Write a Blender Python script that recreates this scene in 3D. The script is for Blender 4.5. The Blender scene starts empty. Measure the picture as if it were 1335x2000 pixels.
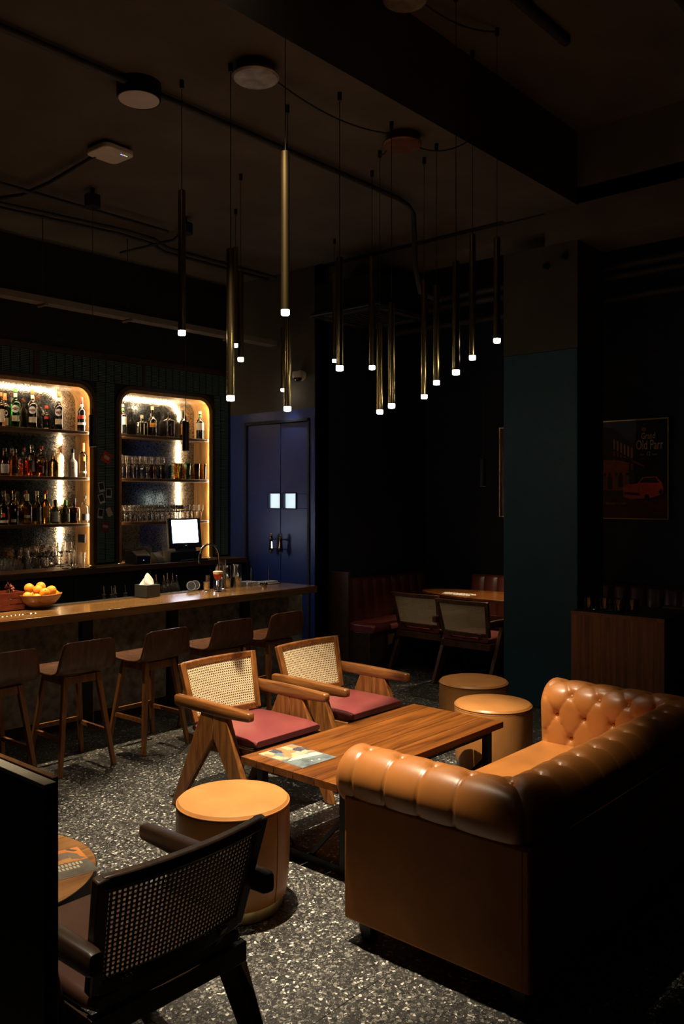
import bpy, bmesh, math, random
from mathutils import Vector, Matrix
random.seed(11)
PI = math.pi
scene = bpy.context.scene
C = scene.collection

# ------------------------------------------------------------------ camera, world, exposure
cam_data = bpy.data.cameras.new('camera')
cam = bpy.data.objects.new('camera', cam_data)
C.objects.link(cam)
cam.location = (0, 0, 1.7)
cam.rotation_euler = (PI / 2, 0, math.radians(41.278 - 90))
cam_data.sensor_fit = 'VERTICAL'
cam_data.sensor_height = 36.0
cam_data.lens = 30.0
cam_data.shift_y = -0.014
cam_data.clip_start = 0.05
scene.camera = cam
world = bpy.data.worlds.new('world')
scene.world = world
world.use_nodes = True
world.node_tree.nodes['Background'].inputs[0].default_value = (0.9, 0.85, 0.8, 1)
world.node_tree.nodes['Background'].inputs[1].default_value = 0.0
scene.view_settings.view_transform = 'Standard'
scene.view_settings.look = 'None'
scene.view_settings.gamma = 1.0
scene.view_settings.use_curve_mapping = False
scene.view_settings.exposure = 0.0
WARM = (1.0, 0.84, 0.62)
PENDANT_W = 10.0       # watts of each brass pendant's downlight
BAR_W = 125.0           # the black cylinder lamps over the bar
LED_S = 110.0           # niche LED strips
CAP_S = 40.0
TRACK_W = 2000.0        # the track spotlight on the higher ceiling

# ------------------------------------------------------------------ materials
MATS = {}
def newmat(name):
    m = bpy.data.materials.new(name)
    m.use_nodes = True
    MATS[name] = m
    nt = m.node_tree
    return m, nt, nt.nodes['Principled BSDF']
def sock(b, key, v):
    if key in b.inputs:
        b.inputs[key].default_value = v
def plain(name, col, rough=0.5, metal=0.0, spec=0.5, trans=0.0, ior=1.45, emit=None, es=0.0, coat=0.0, var=0.12, vs=9.0, bump=0.0, bs=150.0):
    """a colour with faint procedural variation and optional fine relief"""
    m, nt, b = newmat(name)
    sock(b, 'Roughness', rough); sock(b, 'Metallic', metal); sock(b, 'Specular IOR Level', spec)
    sock(b, 'Transmission Weight', trans); sock(b, 'IOR', ior); sock(b, 'Coat Weight', coat)
    sock(b, 'Base Color', (*col, 1))
    if emit:
        sock(b, 'Emission Color', (*emit, 1)); sock(b, 'Emission Strength', es)
    if var > 0 and trans < 0.5 and not emit:
        tc = nt.nodes.new('ShaderNodeTexCoord'); n = nt.nodes.new('ShaderNodeTexNoise')
        n.inputs['Scale'].default_value = vs; n.inputs['Detail'].default_value = 4
        r = nt.nodes.new('ShaderNodeValToRGB')
        r.color_ramp.elements[0].position = 0.3; r.color_ramp.elements[1].position = 0.7
        r.color_ramp.elements[0].color = (*[c * (1 - var) for c in col], 1)
        r.color_ramp.elements[1].color = (*[min(1, c * (1 + var)) for c in col], 1)
        nt.links.new(tc.outputs['Object'], n.inputs['Vector'])
        nt.links.new(n.outputs['Fac'], r.inputs['Fac']); nt.links.new(r.outputs['Color'], b.inputs['Base Color'])
    if bump > 0:
        tc = nt.nodes.new('ShaderNodeTexCoord'); n = nt.nodes.new('ShaderNodeTexNoise')
        n.inputs['Scale'].default_value = bs; n.inputs['Detail'].default_value = 3
        bp = nt.nodes.new('ShaderNodeBump'); bp.inputs['Strength'].default_value = bump; bp.inputs['Distance'].default_value = 0.002
        nt.links.new(tc.outputs['Object'], n.inputs['Vector'])
        nt.links.new(n.outputs['Fac'], bp.inputs['Height']); nt.links.new(bp.outputs['Normal'], b.inputs['Normal'])
    return m
def wood(name, c0, c1, axis=0, rough=0.4, stretch=16.0, base=1.6, coat=0.0, pos=False):
    m, nt, b = newmat(name)
    sock(b, 'Roughness', rough); sock(b, 'Coat Weight', coat); sock(b, 'Coat Roughness', .12)
    if pos:
        g = nt.nodes.new('ShaderNodeNewGeometry'); src = g.outputs['Position']
    else:
        tc = nt.nodes.new('ShaderNodeTexCoord'); src = tc.outputs['Object']
    mp = nt.nodes.new('ShaderNodeMapping')
    s = [base * stretch] * 3; s[axis] = base
    mp.inputs['Scale'].default_value = s
    oi = nt.nodes.new('ShaderNodeObjectInfo')
    mp2 = nt.nodes.new('ShaderNodeVectorMath'); mp2.operation = 'ADD'
    n = nt.nodes.new('ShaderNodeTexNoise'); n.inputs['Scale'].default_value = 1.0; n.inputs['Detail'].default_value = 7
    n.inputs['Roughness'].default_value = 0.62; n.inputs['Distortion'].default_value = 0.6
    sc = nt.nodes.new('ShaderNodeVectorMath'); sc.operation = 'SCALE'; sc.inputs['Scale'].default_value = 37.0
    comb = nt.nodes.new('ShaderNodeCombineXYZ')
    for k in range(3):
        nt.links.new(oi.outputs['Random'], comb.inputs[k])
    nt.links.new(comb.outputs[0], sc.inputs[0])
    r = nt.nodes.new('ShaderNodeValToRGB')
    r.color_ramp.elements[0].position = 0.32; r.color_ramp.elements[0].color = (*c0, 1)
    r.color_ramp.elements[1].position = 0.68; r.color_ramp.elements[1].color = (*c1, 1)
    nt.links.new(src, mp.inputs['Vector']); nt.links.new(mp.outputs[0], mp2.inputs[0]); nt.links.new(sc.outputs[0], mp2.inputs[1])
    nt.links.new(mp2.outputs[0], n.inputs['Vector'])
    nt.links.new(n.outputs['Fac'], r.inputs['Fac']); nt.links.new(r.outputs['Color'], b.inputs['Base Color'])
    bp = nt.nodes.new('ShaderNodeBump'); bp.inputs['Strength'].default_value = 0.15; bp.inputs['Distance'].default_value = 0.001
    nt.links.new(n.outputs['Fac'], bp.inputs['Height']); nt.links.new(bp.outputs['Normal'], b.inputs['Normal'])
    return m
def leather(name, col, rough=0.33, var=0.18):
    m, nt, b = newmat(name)
    sock(b, 'Roughness', rough); sock(b, 'Specular IOR Level', 0.55)
    tc = nt.nodes.new('ShaderNodeTexCoord')
    n = nt.nodes.new('ShaderNodeTexNoise'); n.inputs['Scale'].default_value = 5; n.inputs['Detail'].default_value = 6
    r = nt.nodes.new('ShaderNodeValToRGB')
    r.color_ramp.elements[0].position = 0.3; r.color_ramp.elements[1].position = 0.72
    r.color_ramp.elements[0].color = (*[c * (1 - var) for c in col], 1)
    r.color_ramp.elements[1].color = (*[c * (1 + var) for c in col], 1)
    v = nt.nodes.new('ShaderNodeTexVoronoi'); v.inputs['Scale'].default_value = 420
    bp = nt.nodes.new('ShaderNodeBump'); bp.inputs['Strength'].default_value = 0.12; bp.inputs['Distance'].default_value = 0.001
    for t in (n, v):
        nt.links.new(tc.outputs['Object'], t.inputs['Vector'])
    nt.links.new(n.outputs['Fac'], r.inputs['Fac']); nt.links.new(r.outputs['Color'], b.inputs['Base Color'])
    nt.links.new(v.outputs['Distance'], bp.inputs['Height']); nt.links.new(bp.outputs['Normal'], b.inputs['Normal'])
    return m
def terrazzo(name):
    m, nt, b = newmat(name)
    sock(b, 'Roughness', 0.42)
    g = nt.nodes.new('ShaderNodeNewGeometry')
    wob = nt.nodes.new('ShaderNodeTexNoise'); wob.inputs['Scale'].default_value = 45; wob.inputs['Detail'].default_value = 2
    mix = nt.nodes.new('ShaderNodeMix'); mix.data_type = 'VECTOR'; mix.inputs[0].default_value = 0.016
    nt.links.new(g.outputs['Position'], wob.inputs['Vector'])
    nt.links.new(g.outputs['Position'], mix.inputs[4]); nt.links.new(wob.outputs['Color'], mix.inputs[5])
    def layer(scale, stops, thr):
        v = nt.nodes.new('ShaderNodeTexVoronoi'); v.inputs['Scale'].default_value = scale
        e = nt.nodes.new('ShaderNodeTexVoronoi'); e.feature = 'DISTANCE_TO_EDGE'; e.inputs['Scale'].default_value = scale
        for t in (v, e):
            nt.links.new(mix.outputs[1], t.inputs['Vector'])
        s = nt.nodes.new('ShaderNodeSeparateColor'); nt.links.new(v.outputs['Color'], s.inputs[0])
        r = nt.nodes.new('ShaderNodeValToRGB'); r.color_ramp.interpolation = 'CONSTANT'
        cr = r.color_ramp
        for i, (p, c) in enumerate(stops):
            el = cr.elements[i] if i < 2 else cr.elements.new(p)
            el.position = p; el.color = (*c, 1)
        nt.links.new(s.outputs[0], r.inputs['Fac'])
        gt = nt.nodes.new('ShaderNodeMath'); gt.operation = 'GREATER_THAN'; gt.inputs[1].default_value = thr
        nt.links.new(e.outputs['Distance'], gt.inputs[0])
        lt = nt.nodes.new('ShaderNodeMath'); lt.operation = 'GREATER_THAN'; lt.inputs[1].default_value = 0.22
        nt.links.new(s.outputs[1], lt.inputs[0])
        mu = nt.nodes.new('ShaderNodeMath'); mu.operation = 'MULTIPLY'
        nt.links.new(gt.outputs[0], mu.inputs[0]); nt.links.new(lt.outputs[0], mu.inputs[1])
        return r.outputs['Color'], mu.outputs[0]
    c1, m1 = layer(88, [(0, (.012, .012, .012)), (.26, (.036, .034, .030)), (.52, (.090, .085, .074)), (.74, (.21, .197, .17)), (.90, (.58, .55, .48))], 0.09)
    c2, m2 = layer(230, [(0, (.014, .014, .014)), (.46, (.05, .047, .041)), (.78, (.26, .245, .21))], 0.08)
    a = nt.nodes.new('ShaderNodeMix'); a.data_type = 'RGBA'; a.inputs[6].default_value = (.032, .030, .027, 1)
    nt.links.new(m2, a.inputs[0]); nt.links.new(c2, a.inputs[7])
    d = nt.nodes.new('ShaderNodeMix'); d.data_type = 'RGBA'
    nt.links.new(m1, d.inputs[0]); nt.links.new(a.outputs[2], d.inputs[6]); nt.links.new(c1, d.inputs[7])
    nt.links.new(d.outputs[2], b.inputs['Base Color'])
    return m
def print_mat(name, stops, scale=(6, 6, 6), rough=0.25, kind='voronoi'):
    """flat printed picture: blocks of colour"""
    m, nt, b = newmat(name)
    sock(b, 'Roughness', rough)
    tc = nt.nodes.new('ShaderNodeTexCoord'); mp = nt.nodes.new('ShaderNodeMapping'); mp.inputs['Scale'].default_value = scale
    nt.links.new(tc.outputs['Object'], mp.inputs['Vector'])
    if kind == 'voronoi':
        t = nt.nodes.new('ShaderNodeTexVoronoi'); t.distance = 'CHEBYCHEV'; t.inputs['Scale'].default_value = 1
        s = nt.nodes.new('ShaderNodeSeparateColor'); nt.links.new(t.outputs['Color'], s.inputs[0]); out = s.outputs[0]
    else:
        t = nt.nodes.new('ShaderNodeTexNoise'); t.inputs['Scale'].default_value = 1; t.inputs['Detail'].default_value = 5; out = t.outputs['Fac']
    nt.links.new(mp.outputs[0], t.inputs['Vector'])
    r = nt.nodes.new('ShaderNodeValToRGB')
    if kind == 'voronoi':
        r.color_ramp.interpolation = 'CONSTANT'
    for i, (p, c) in enumerate(stops):
        el = r.color_ramp.elements[i] if i < 2 else r.color_ramp.elements.new(p)
        el.position = p; el.color = (*c, 1)
    nt.links.new(out, r.inputs['Fac']); nt.links.new(r.outputs['Color'], b.inputs['Base Color'])
    return m

plain('ceiling_paint', (.095, .081, .060), .9, bump=.3, bs=14, var=.2, vs=2.2)
plain('upper_paint', (.055, .049, .038), .9, var=.15, vs=3)
plain('black_paint', (.012, .012, .013), .7, var=.2)
plain('teal_paint', (.012, .055, .075), .6, var=.1, bump=.1, bs=60)
plain('navy_paint', (.010, .028, .16), .45, var=.1)
plain('dark_navy', (.012, .018, .035), .7)
plain('black_metal', (.012, .012, .013), .45, .3)
plain('black_plastic', (.012, .012, .014), .4, var=.05)
plain('black_rubber', (.012, .012, .012), .7, var=.2, vs=40)
plain('conduit', (.03, .028, .025), .6)
plain('grey_metal', (.22, .20, .17), .45, .6)
plain('cable', (.02, .018, .016), .6)
plain('steel', (.62, .60, .56), .18, 1.0, var=.03)
plain('chrome', (.75, .73, .70), .08, 1.0, var=.02)
plain('brass', (.42, .30, .135), .25, 1.0, var=.08, vs=3)
plain('gold', (.62, .48, .22), .30, 1.0, var=.05)
plain('white_plastic', (.62, .54, .44), .5, var=.03)
plain('off_white', (.66, .60, .50), .55, var=.04)
plain('lamp_diffuser', (.58, .50, .42), .5, var=.04)
plain('aged_metal', (.34, .29, .22), .5, .4, var=.4, vs=14)
plain('rust_metal', (.16, .06, .03), .5, .3, var=.4, vs=14)
plain('cream_edge', (.70, .62, .47), .5, var=.1, vs=20)
plain('paper_white', (.80, .78, .74), .7, var=.03)
plain('cane', (.68, .54, .32), .55, var=.12, vs=60)
plain('concrete', (.26, .23, .18), .85, bump=.9, bs=45, var=.5, vs=16)
plain('plinth_dark', (.025, .022, .02), .7)
plain('orange_peel', (.86, .36, .03), .42, var=.10, vs=12, bump=.25, bs=220)
plain('orange_end', (.10, .06, .02), .8)
plain('drink', (.62, .075, .02), .12, trans=.15, var=0)
plain('foam', (.82, .62, .42), .6)
plain('green_leaf', (.10, .20, .05), .5, var=.4, vs=30)
plain('red_wood', (.20, .035, .015), .45, var=.25, vs=20)
plain('red_print', (.55, .05, .015), .5)
plain('green_slat', (.12, .20, .165), .55)
plain('lit_cap', (1, 1, 1), emit=(1, .88, .68), es=CAP_S)
plain('bar_bulb', (1, 1, 1), emit=(1, .75, .42), es=30)
plain('led', (1, 1, 1), emit=(1, .83, .56), es=LED_S)
plain('screen', (1, 1, 1), emit=(.72, .82, 1.0), es=13.0)
plain('screen_bar', (.2, .3, .6), emit=(.4, .5, .8), es=.8)
plain('lit_pane', (1, 1, 1), emit=(.70, .93, .98), es=.85)
plain('led_green', (0, 1, 0), emit=(.1, .9, .3), es=2)
plain('led_blue', (.2, .3, 1), emit=(.25, .35, 1), es=3)
plain('led_amber', (1, .5, .1), emit=(1, .5, .15), es=2)
plain('gold_print', (.75, .55, .32), .5)
plain('moon_print', (.35, .13, .03), .5)
plain('clear_glass', (1, 1, 1), .01, trans=1, ior=1.45)
plain('smoke_glass', (.6, .6, .6), .02, trans=1, ior=1.45)
plain('green_glass', (.06, .55, .08), .02, trans=1)
plain('olive_glass', (.25, .42, .10), .03, trans=1)
plain('amber_glass', (.70, .32, .07), .02, trans=1)
plain('brown_glass', (.22, .07, .02), .02, trans=1)
plain('gold_glass', (.80, .60, .25), .02, trans=1)
plain('dark_glass', (.010, .008, .008), .05, coat=.6, var=0)
plain('red_liquid', (.75, .10, .03), .02, trans=1)
plain('milk_glass', (.72, .70, .64), .3, var=.03)
plain('cap_orange', (.70, .20, .05), .4)
plain('cap_red', (.55, .05, .03), .4)
plain('cap_green', (.10, .35, .08), .4)
plain('cap_black', (.015, .015, .015), .35)
plain('cap_cream', (.60, .48, .30), .5)
plain('label_cream', (.62, .52, .36), .6, var=.12, vs=80)
plain('label_white', (.70, .68, .64), .6, var=.06, vs=60)
plain('label_grey', (.42, .42, .44), .5, var=.15, vs=60)
plain('label_dark', (.03, .03, .035), .5)
plain('label_red', (.60, .05, .03), .5)
plain('label_amber', (.60, .25, .04), .5)
leather('tan_leather', (.37, .136, .031), .34)
leather('tan_pouffe', (.44, .185, .05), .36)
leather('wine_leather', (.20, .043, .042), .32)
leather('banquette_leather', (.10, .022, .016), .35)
leather('brown_leather', (.07, .03, .02), .4)
plain('thread', (.30, .13, .04), .7)
wood('table_wood', (.070, .019, .0034), (.26, .084, .0135), 0, .30, 13, 1.5, coat=.1)
wood('teak', (.085, .027, .006), (.265, .100, .023), 2, .35, 9, 4)
wood('teak_y', (.085, .027, .006), (.265, .100, .023), 1, .35, 11, 3)
wood('walnut_z', (.055, .018, .007), (.16, .060, .022), 2, .38, 14, 2.2)
wood('stool_leg', (.15, .052, .013), (.32, .125, .037), 2, .4, 8, 3)
wood('bar_wood', (.13, .056, .014), (.31, .165, .055), 0, .22, 14, 1.1, coat=.6)
wood('reveal_wood', (.30, .135, .035), (.58, .32, .10), 2, .38, 10, 2.2)
wood('dark_wood', (.028, .013, .007), (.075, .035, .016), 0, .4, 12, 2)
wood('cabinet_wood', (.050, .018, .008), (.17, .062, .022), 2, .35, 22, 1.3)
wood('shelf_wood', (.05, .022, .009), (.12, .055, .02), 0, .35, 12, 2)
wood('bowl_wood', (.20, .075, .025), (.42, .19, .07), 0, .3, 6, 8)
wood('side_table_wood', (.14, .055, .016), (.36, .17, .055), 0, .35, 12, 2.2)
wood('dark_chair_wood', (.018, .010, .006), (.055, .028, .014), 1, .42, 10, 3)
plain('dark_cane', (.10, .065, .035), .55, var=.12, vs=60)
plain('tray_paint', (.17, .15, .115), .6)
leather('tan_panel', (.37, .136, .031), .6)
MATS['tan_panel'].node_tree.nodes['Principled BSDF'].inputs['Specular IOR Level'].default_value = .2
terrazzo('terrazzo')
print_mat('magazine_print', [(0, (.55, .38, .22)), (.22, (.70, .22, .10)), (.4, (.36, .37, .36)), (.55, (.16, .22, .24)), (.68, (.78, .42, .22)), (.85, (.08, .08, .09))], (26, 17, 1))
print_mat('magazine_sky', [(.3, (.07, .09, .10)), (.55, (.19, .23, .23)), (.72, (.12, .14, .14))], (9, 14, 1), kind='noise')
print_mat('menu_print', [(0, (.62, .32, .10)), (.25, (.70, .24, .06)), (.45, (.10, .08, .07)), (.6, (.60, .42, .18)), (.8, (.22, .16, .12))], (24, 20, 1))
print_mat('menu_sky', [(.3, (.05, .05, .045)), (.6, (.16, .16, .13)), (.75, (.10, .12, .12))], (8, 10, 1), kind='noise')
print_mat('poster_night', [(.3, (.012, .016, .018)), (.7, (.03, .038, .036))], (4, 4, 4), kind='noise')
print_mat('poster_street', [(.3, (.06, .022, .014)), (.7, (.16, .05, .03))], (3, 7, 7), kind='noise')
print_mat('poster_house', [(.3, (.28, .07, .03)), (.7, (.50, .14, .05))], (8, 8, 8), kind='noise')
plain('poster_car', (.75, .085, .04), .5)
plain('poster_dark', (.018, .014, .014), .5)
plain('poster_tan', (.52, .26, .12), .5)
plain('poster_skin', (.22, .11, .06), .5)
# antique mirror: foxed silver
m, nt, b = newmat('antique_mirror')
sock(b, 'Metallic', 1.0)
g = nt.nodes.new('ShaderNodeNewGeometry'); n = nt.nodes.new('ShaderNodeTexNoise')
n.inputs['Scale'].default_value = 26; n.inputs['Detail'].default_value = 8; n.inputs['Roughness'].default_value = .75
nt.links.new(g.outputs['Position'], n.inputs['Vector'])
r = nt.nodes.new('ShaderNodeValToRGB')
r.color_ramp.elements[0].position = .35; r.color_ramp.elements[0].color = (.12, .12, .12, 1)
r.color_ramp.elements[1].position = .72; r.color_ramp.elements[1].color = (.17, .17, .17, 1)
nt.links.new(n.outputs['Fac'], r.inputs['Fac']); nt.links.new(r.outputs['Color'], b.inputs['Roughness'])
n2 = nt.nodes.new('ShaderNodeTexNoise'); n2.inputs['Scale'].default_value = 90; n2.inputs['Detail'].default_value = 3
nt.links.new(g.outputs['Position'], n2.inputs['Vector'])
r2 = nt.nodes.new('ShaderNodeValToRGB')
r2.color_ramp.elements[0].position = .36; r2.color_ramp.elements[0].color = (.08, .07, .055, 1)
r2.color_ramp.elements[1].position = .58; r2.color_ramp.elements[1].color = (.48, .45, .38, 1)
nt.links.new(n2.outputs['Fac'], r2.inputs['Fac']); nt.links.new(r2.outputs['Color'], b.inputs['Base Color'])

# ------------------------------------------------------------------ mesh helpers
class MB:
    def __init__(self):
        self.v = []; self.f = []
    def add(self, vs, fs):
        o = len(self.v)
        self.v += [tuple(p) for p in vs]
        self.f += [tuple(i + o for i in f) for f in fs]
        return self
    def box(self, x0, x1, y0, y1, z0, z1):
        return self.hexa([(x0, y0, z0), (x1, y0, z0), (x1, y1, z0), (x0, y1, z0), (x0, y0, z1), (x1, y0, z1), (x1, y1, z1), (x0, y1, z1)])
    def cbox(self, c, s, rz=0.0):
        ca, sa = math.cos(rz), math.sin(rz); P = []
        for dz in (-.5, .5):
            for dx, dy in ((-.5, -.5), (.5, -.5), (.5, .5), (-.5, .5)):
                x, y = dx * s[0], dy * s[1]
                P.append((c[0] + x * ca - y * sa, c[1] + x * sa + y * ca, c[2] + dz * s[2]))
        return self.hexa(P)
    def hexa(self, P):
        return self.add(P, [(0, 3, 2, 1), (4, 5, 6, 7), (0, 1, 5, 4), (1, 2, 6, 5), (2, 3, 7, 6), (3, 0, 4, 7)])
    def beam(self, p0, p1, a0, b0, a1=None, b1=None, up=(0, 0, 1)):
        """tapered square bar from p0 to p1"""
        a1 = a0 if a1 is None else a1; b1 = b0 if b1 is None else b1
        p0 = Vector(p0); p1 = Vector(p1); d = (p1 - p0).normalized(); u = Vector(up)
        if abs(d.dot(u)) > .95: u = Vector((0, 1, 0))
        r = d.cross(u).normalized(); w = r.cross(d).normalized()
        P = [p0 - r * a0 - w * b0, p0 + r * a0 - w * b0, p0 + r * a0 + w * b0, p0 - r * a0 + w * b0,
             p1 - r * a1 - w * b1, p1 + r * a1 - w * b1, p1 + r * a1 + w * b1, p1 - r * a1 + w * b1]
        return self.hexa(P)
    def tube(self, pts, r, n=8, sx=1.0, caps=True):
        pts = [Vector(p) for p in pts]; m = len(pts)
        rr = r if isinstance(r, (list, tuple)) else [r] * m
        vs = []; prev = None
        for i, p in enumerate(pts):
            t = (pts[min(i + 1, m - 1)] - pts[max(i - 1, 0)]).normalized()
            if prev is None:
                u = Vector((0, 0, 1)) if abs(t.z) < .9 else Vector((1, 0, 0))
                a = t.cross(u).normalized()
            else:
                a = (prev - t * prev.dot(t)).normalized()
            bb = a.cross(t).normalized(); prev = a
            for k in range(n):
                an = 2 * PI * k / n
                vs.append(p + (a * math.cos(an) * sx + bb * math.sin(an)) * rr[i])
        fs = []
        for i in range(m - 1):
            for k in range(n):
                fs.append((i * n + k, i * n + (k + 1) % n, (i + 1) * n + (k + 1) % n, (i + 1) * n + k))
        if caps:
            fs.append(tuple(range(n - 1, -1, -1))); fs.append(tuple((m - 1) * n + k for k in range(n)))
        return self.add(vs, fs)
    def lathe(self, prof, n=20, c=(0, 0, 0), rot=0.0, sq=None):
        """profile of (r, z), closed to the axis where r = 0"""
        vs = []; idx = []
        for (r, z) in prof:
            if r < 1e-6:
                idx.append([len(vs)]); vs.append((c[0], c[1], c[2] + z))
            else:
                row = []
                for k in range(n):
                    an = 2 * PI * k / n + rot; q = 1.0
                    if sq:
                        q = 1.0 / ((abs(math.cos(an)) ** sq + abs(math.sin(an)) ** sq) ** (1.0 / sq))
                    row.append(len(vs)); vs.append((c[0] + r * q * math.cos(an), c[1] + r * q * math.sin(an), c[2] + z))
                idx.append(row)
        fs = []
        for a, b2 in zip(idx[:-1], idx[1:]):
            if len(a) == 1 and len(b2) == 1: continue
            for k in range(n):
                k2 = (k + 1) % n
                if len(a) == 1: fs.append((a[0], b2[k2], b2[k]))
                elif len(b2) == 1: fs.append((a[k], a[k2], b2[0]))
                else: fs.append((a[k], a[k2], b2[k2], b2[k]))
        return self.add(vs, fs)
    def prism(self, poly, axis, a0, a1):
        n = len(poly); vs = []
        for a in (a0, a1):
            for p in poly:
                vs.append({'x': (a, p[0], p[1]), 'y': (p[0], a, p[1]), 'z': (p[0], p[1], a)}[axis])
        fs = [tuple(range(n)), tuple(range(2 * n - 1, n - 1, -1))]
        for k in range(n):
            fs.append((k, k + n, (k + 1) % n + n, (k + 1) % n))
        return self.add(vs, fs)
    def grid(self, rows, closed=False):
        nr = len(rows); nc = len(rows[0]); vs = [p for r_ in rows for p in r_]; fs = []
        for i in range(nr - 1):
            for j in range(nc - (0 if closed else 1)):
                j2 = (j + 1) % nc
                fs.append((i * nc + j, i * nc + j2, (i + 1) * nc + j2, (i + 1) * nc + j))
        return self.add(vs, fs)
    def sweep(self, secs):
        """list of closed sections (same count), capped"""
        n = len(secs[0]); m = len(secs); vs = [p for s in secs for p in s]; fs = []
        for i in range(m - 1):
            for k in range(n):
                fs.append((i * n + k, i * n + (k + 1) % n, (i + 1) * n + (k + 1) % n, (i + 1) * n + k))
        fs.append(tuple(range(n - 1, -1, -1))); fs.append(tuple((m - 1) * n + k for k in range(n)))
        return self.add(vs, fs)
    def mesh(self, name, mat, sharp=38):
        me = bpy.data.meshes.new(name)
        me.from_pydata(self.v, [], self.f)
        bm = bmesh.new(); bm.from_mesh(me)
        bmesh.ops.recalc_face_normals(bm, faces=bm.faces)
        bm.to_mesh(me); bm.free()
        me.polygons.foreach_set('use_smooth', [True] * len(me.polygons))
        me.set_sharp_from_angle(angle=math.radians(sharp))
        me.materials.append(MATS[mat])
        return me
    def build(self, name, mat, parent=None, bevel=0.0, seg=2, sharp=38, solid=0.0, off=0.0):
        o = bpy.data.objects.new(name, self.mesh(name, mat, sharp))
        C.objects.link(o)
        if parent: o.parent = parent
        if solid:
            md = o.modifiers.new('solid', 'SOLIDIFY'); md.thickness = solid; md.offset = off
        if bevel:
            md = o.modifiers.new('bevel', 'BEVEL'); md.width = bevel; md.segments = seg; md.limit_method = 'ANGLE'; md.angle_limit = math.radians(40)
        return o
def thing(name, label, cat, loc=(0, 0, 0), rz=0.0, group=None):
    o = bpy.data.objects.new(name, None); C.objects.link(o)
    o.empty_display_size = .1
    o.location = loc; o.rotation_euler = (0, 0, rz)
    return tag(o, label, cat, group)
def tag(o, label=None, cat=None, group=None, kind=None):
    if label: o['label'] = label
    if cat: o['category'] = cat
    if group: o['group'] = group
    if kind: o['kind'] = kind
    return o
def structure(o, label=None):
    o['kind'] = 'structure'
    if label: o['label'] = label
    return o
KIDS = {}
def kids(o):
    return [c for c in C.objects if c.parent == o]
def copy_tree(root, loc=None, rz=None, label=None):
    def rec(o, par):
        c = o.copy(); C.objects.link(c); c.parent = par
        for ch in KIDS[o.name] if o.name in KIDS else kids(o):
            rec(ch, c)
        return c
    KIDS.clear()
    for o in C.objects:
        if o.parent: KIDS.setdefault(o.parent.name, []).append(o)
    def rec2(o, par):
        c = o.copy(); C.objects.link(c); c.parent = par
        for ch in KIDS.get(o.name, []): rec2(ch, c)
        return c
    r_ = rec2(root, None)
    if loc is not None: r_.location = loc
    if rz is not None: r_.rotation_euler = (0, 0, rz)
    if label: r_['label'] = label
    return r_
def share(name, me, parent, loc=(0, 0, 0), rot=(0, 0, 0), scale=None):
    o = bpy.data.objects.new(name, me); C.objects.link(o); o.parent = parent
    o.location = loc; o.rotation_euler = rot
    if scale: o.scale = scale
    return o
def text_mesh(body, size, mat, name='lettering', sx=1.0, extrude=.0004):
    cu = bpy.data.curves.new('tmp', 'FONT'); cu.body = body; cu.size = size; cu.align_x = 'CENTER'; cu.extrude = extrude
    cu.resolution_u = 3
    ob = bpy.data.objects.new('tmp', cu)
    me = bpy.data.meshes.new_from_object(ob)
    me.name = name
    me.materials.clear(); me.materials.append(MATS[mat])
    for v in me.vertices: v.co.x *= sx
    bpy.data.objects.remove(ob); bpy.data.curves.remove(cu)
    return me
def arc(cx, cz, r, a0, a1, n):
    return [(cx + r * math.cos(math.radians(a0 + (a1 - a0) * i / n)), cz + r * math.sin(math.radians(a0 + (a1 - a0) * i / n))) for i in range(n + 1)]
def rrect(cx, cy, w, h, r, n=5):
    pts = []
    for (sx, sy, a) in ((1, 1, 0), (-1, 1, 90), (-1, -1, 180), (1, -1, 270)):
        pts += arc(cx + sx * (w / 2 - r), cy + sy * (h / 2 - r), r, a, a + 90, n)
    return pts
def spot(name, loc, energy, parent, size=120, blend=1.0, col=WARM, rad=.02):
    l = bpy.data.lights.new(name, 'SPOT'); l.energy = energy; l.color = col; l.spot_size = math.radians(size); l.spot_blend = blend
    l.shadow_soft_size = rad
    o = bpy.data.objects.new(name, l); C.objects.link(o); o.location = loc
    if parent: o.parent = parent
    return o

# ================================================================== THE ROOM
# floor of large terrazzo tiles
fl = structure(MB().box(-1.2, 8.1, -1.2, 7.7, -.08, -.012).build('floor', 'plinth_dark'), 'dark terrazzo tiled floor')
TILE = .8
tm = MB().box(-TILE / 2 + .0012, TILE / 2 - .0012, -TILE / 2 + .0012, TILE / 2 - .0012, -.012, 0).mesh('tile', 'terrazzo')
for i in range(-2, 10):
    for j in range(-3, 8):
        x = .476 + TILE * i; y = 1.887 + TILE * (j + .5) - TILE * .0
        if -1.1 < x < 8.0 and -1.2 < y < 7.6:
            share('tile', tm, fl, (x, y, 0))
# ceilings and beams
structure(MB().box(-1.2, 6.23, 3.65, 7.7, 4.01, 4.12).build('ceiling', 'ceiling_paint'), 'dim brown plaster ceiling over the bar')
structure(MB().box(-1.2, 6.23, -1.2, 3.03, 4.56, 4.66).build('ceiling', 'ceiling_paint'), 'dark higher ceiling over the sofa side')
structure(MB().box(6.23, 8.1, -1.2, 7.7, 4.0, 4.12).build('ceiling', 'black_paint'), 'black ceiling over the booth seating')
structure(MB().box(-1.2, 6.235, 3.02, 3.66, 3.99, 4.66).build('ceiling_beam', 'ceiling_paint'), 'long concrete ceiling beam above the pendants')
structure(MB().box(6.23, 6.70, -1.2, 3.3, 3.72, 4.66).build('ceiling_beam', 'ceiling_paint'), 'crosswise ceiling beam right of the pillar')
structure(MB().box(6.30, 6.66, 3.3, 7.7, 3.86, 4.1).build('ceiling_beam', 'ceiling_paint'), 'crosswise ceiling beam left of the pillar')
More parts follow.
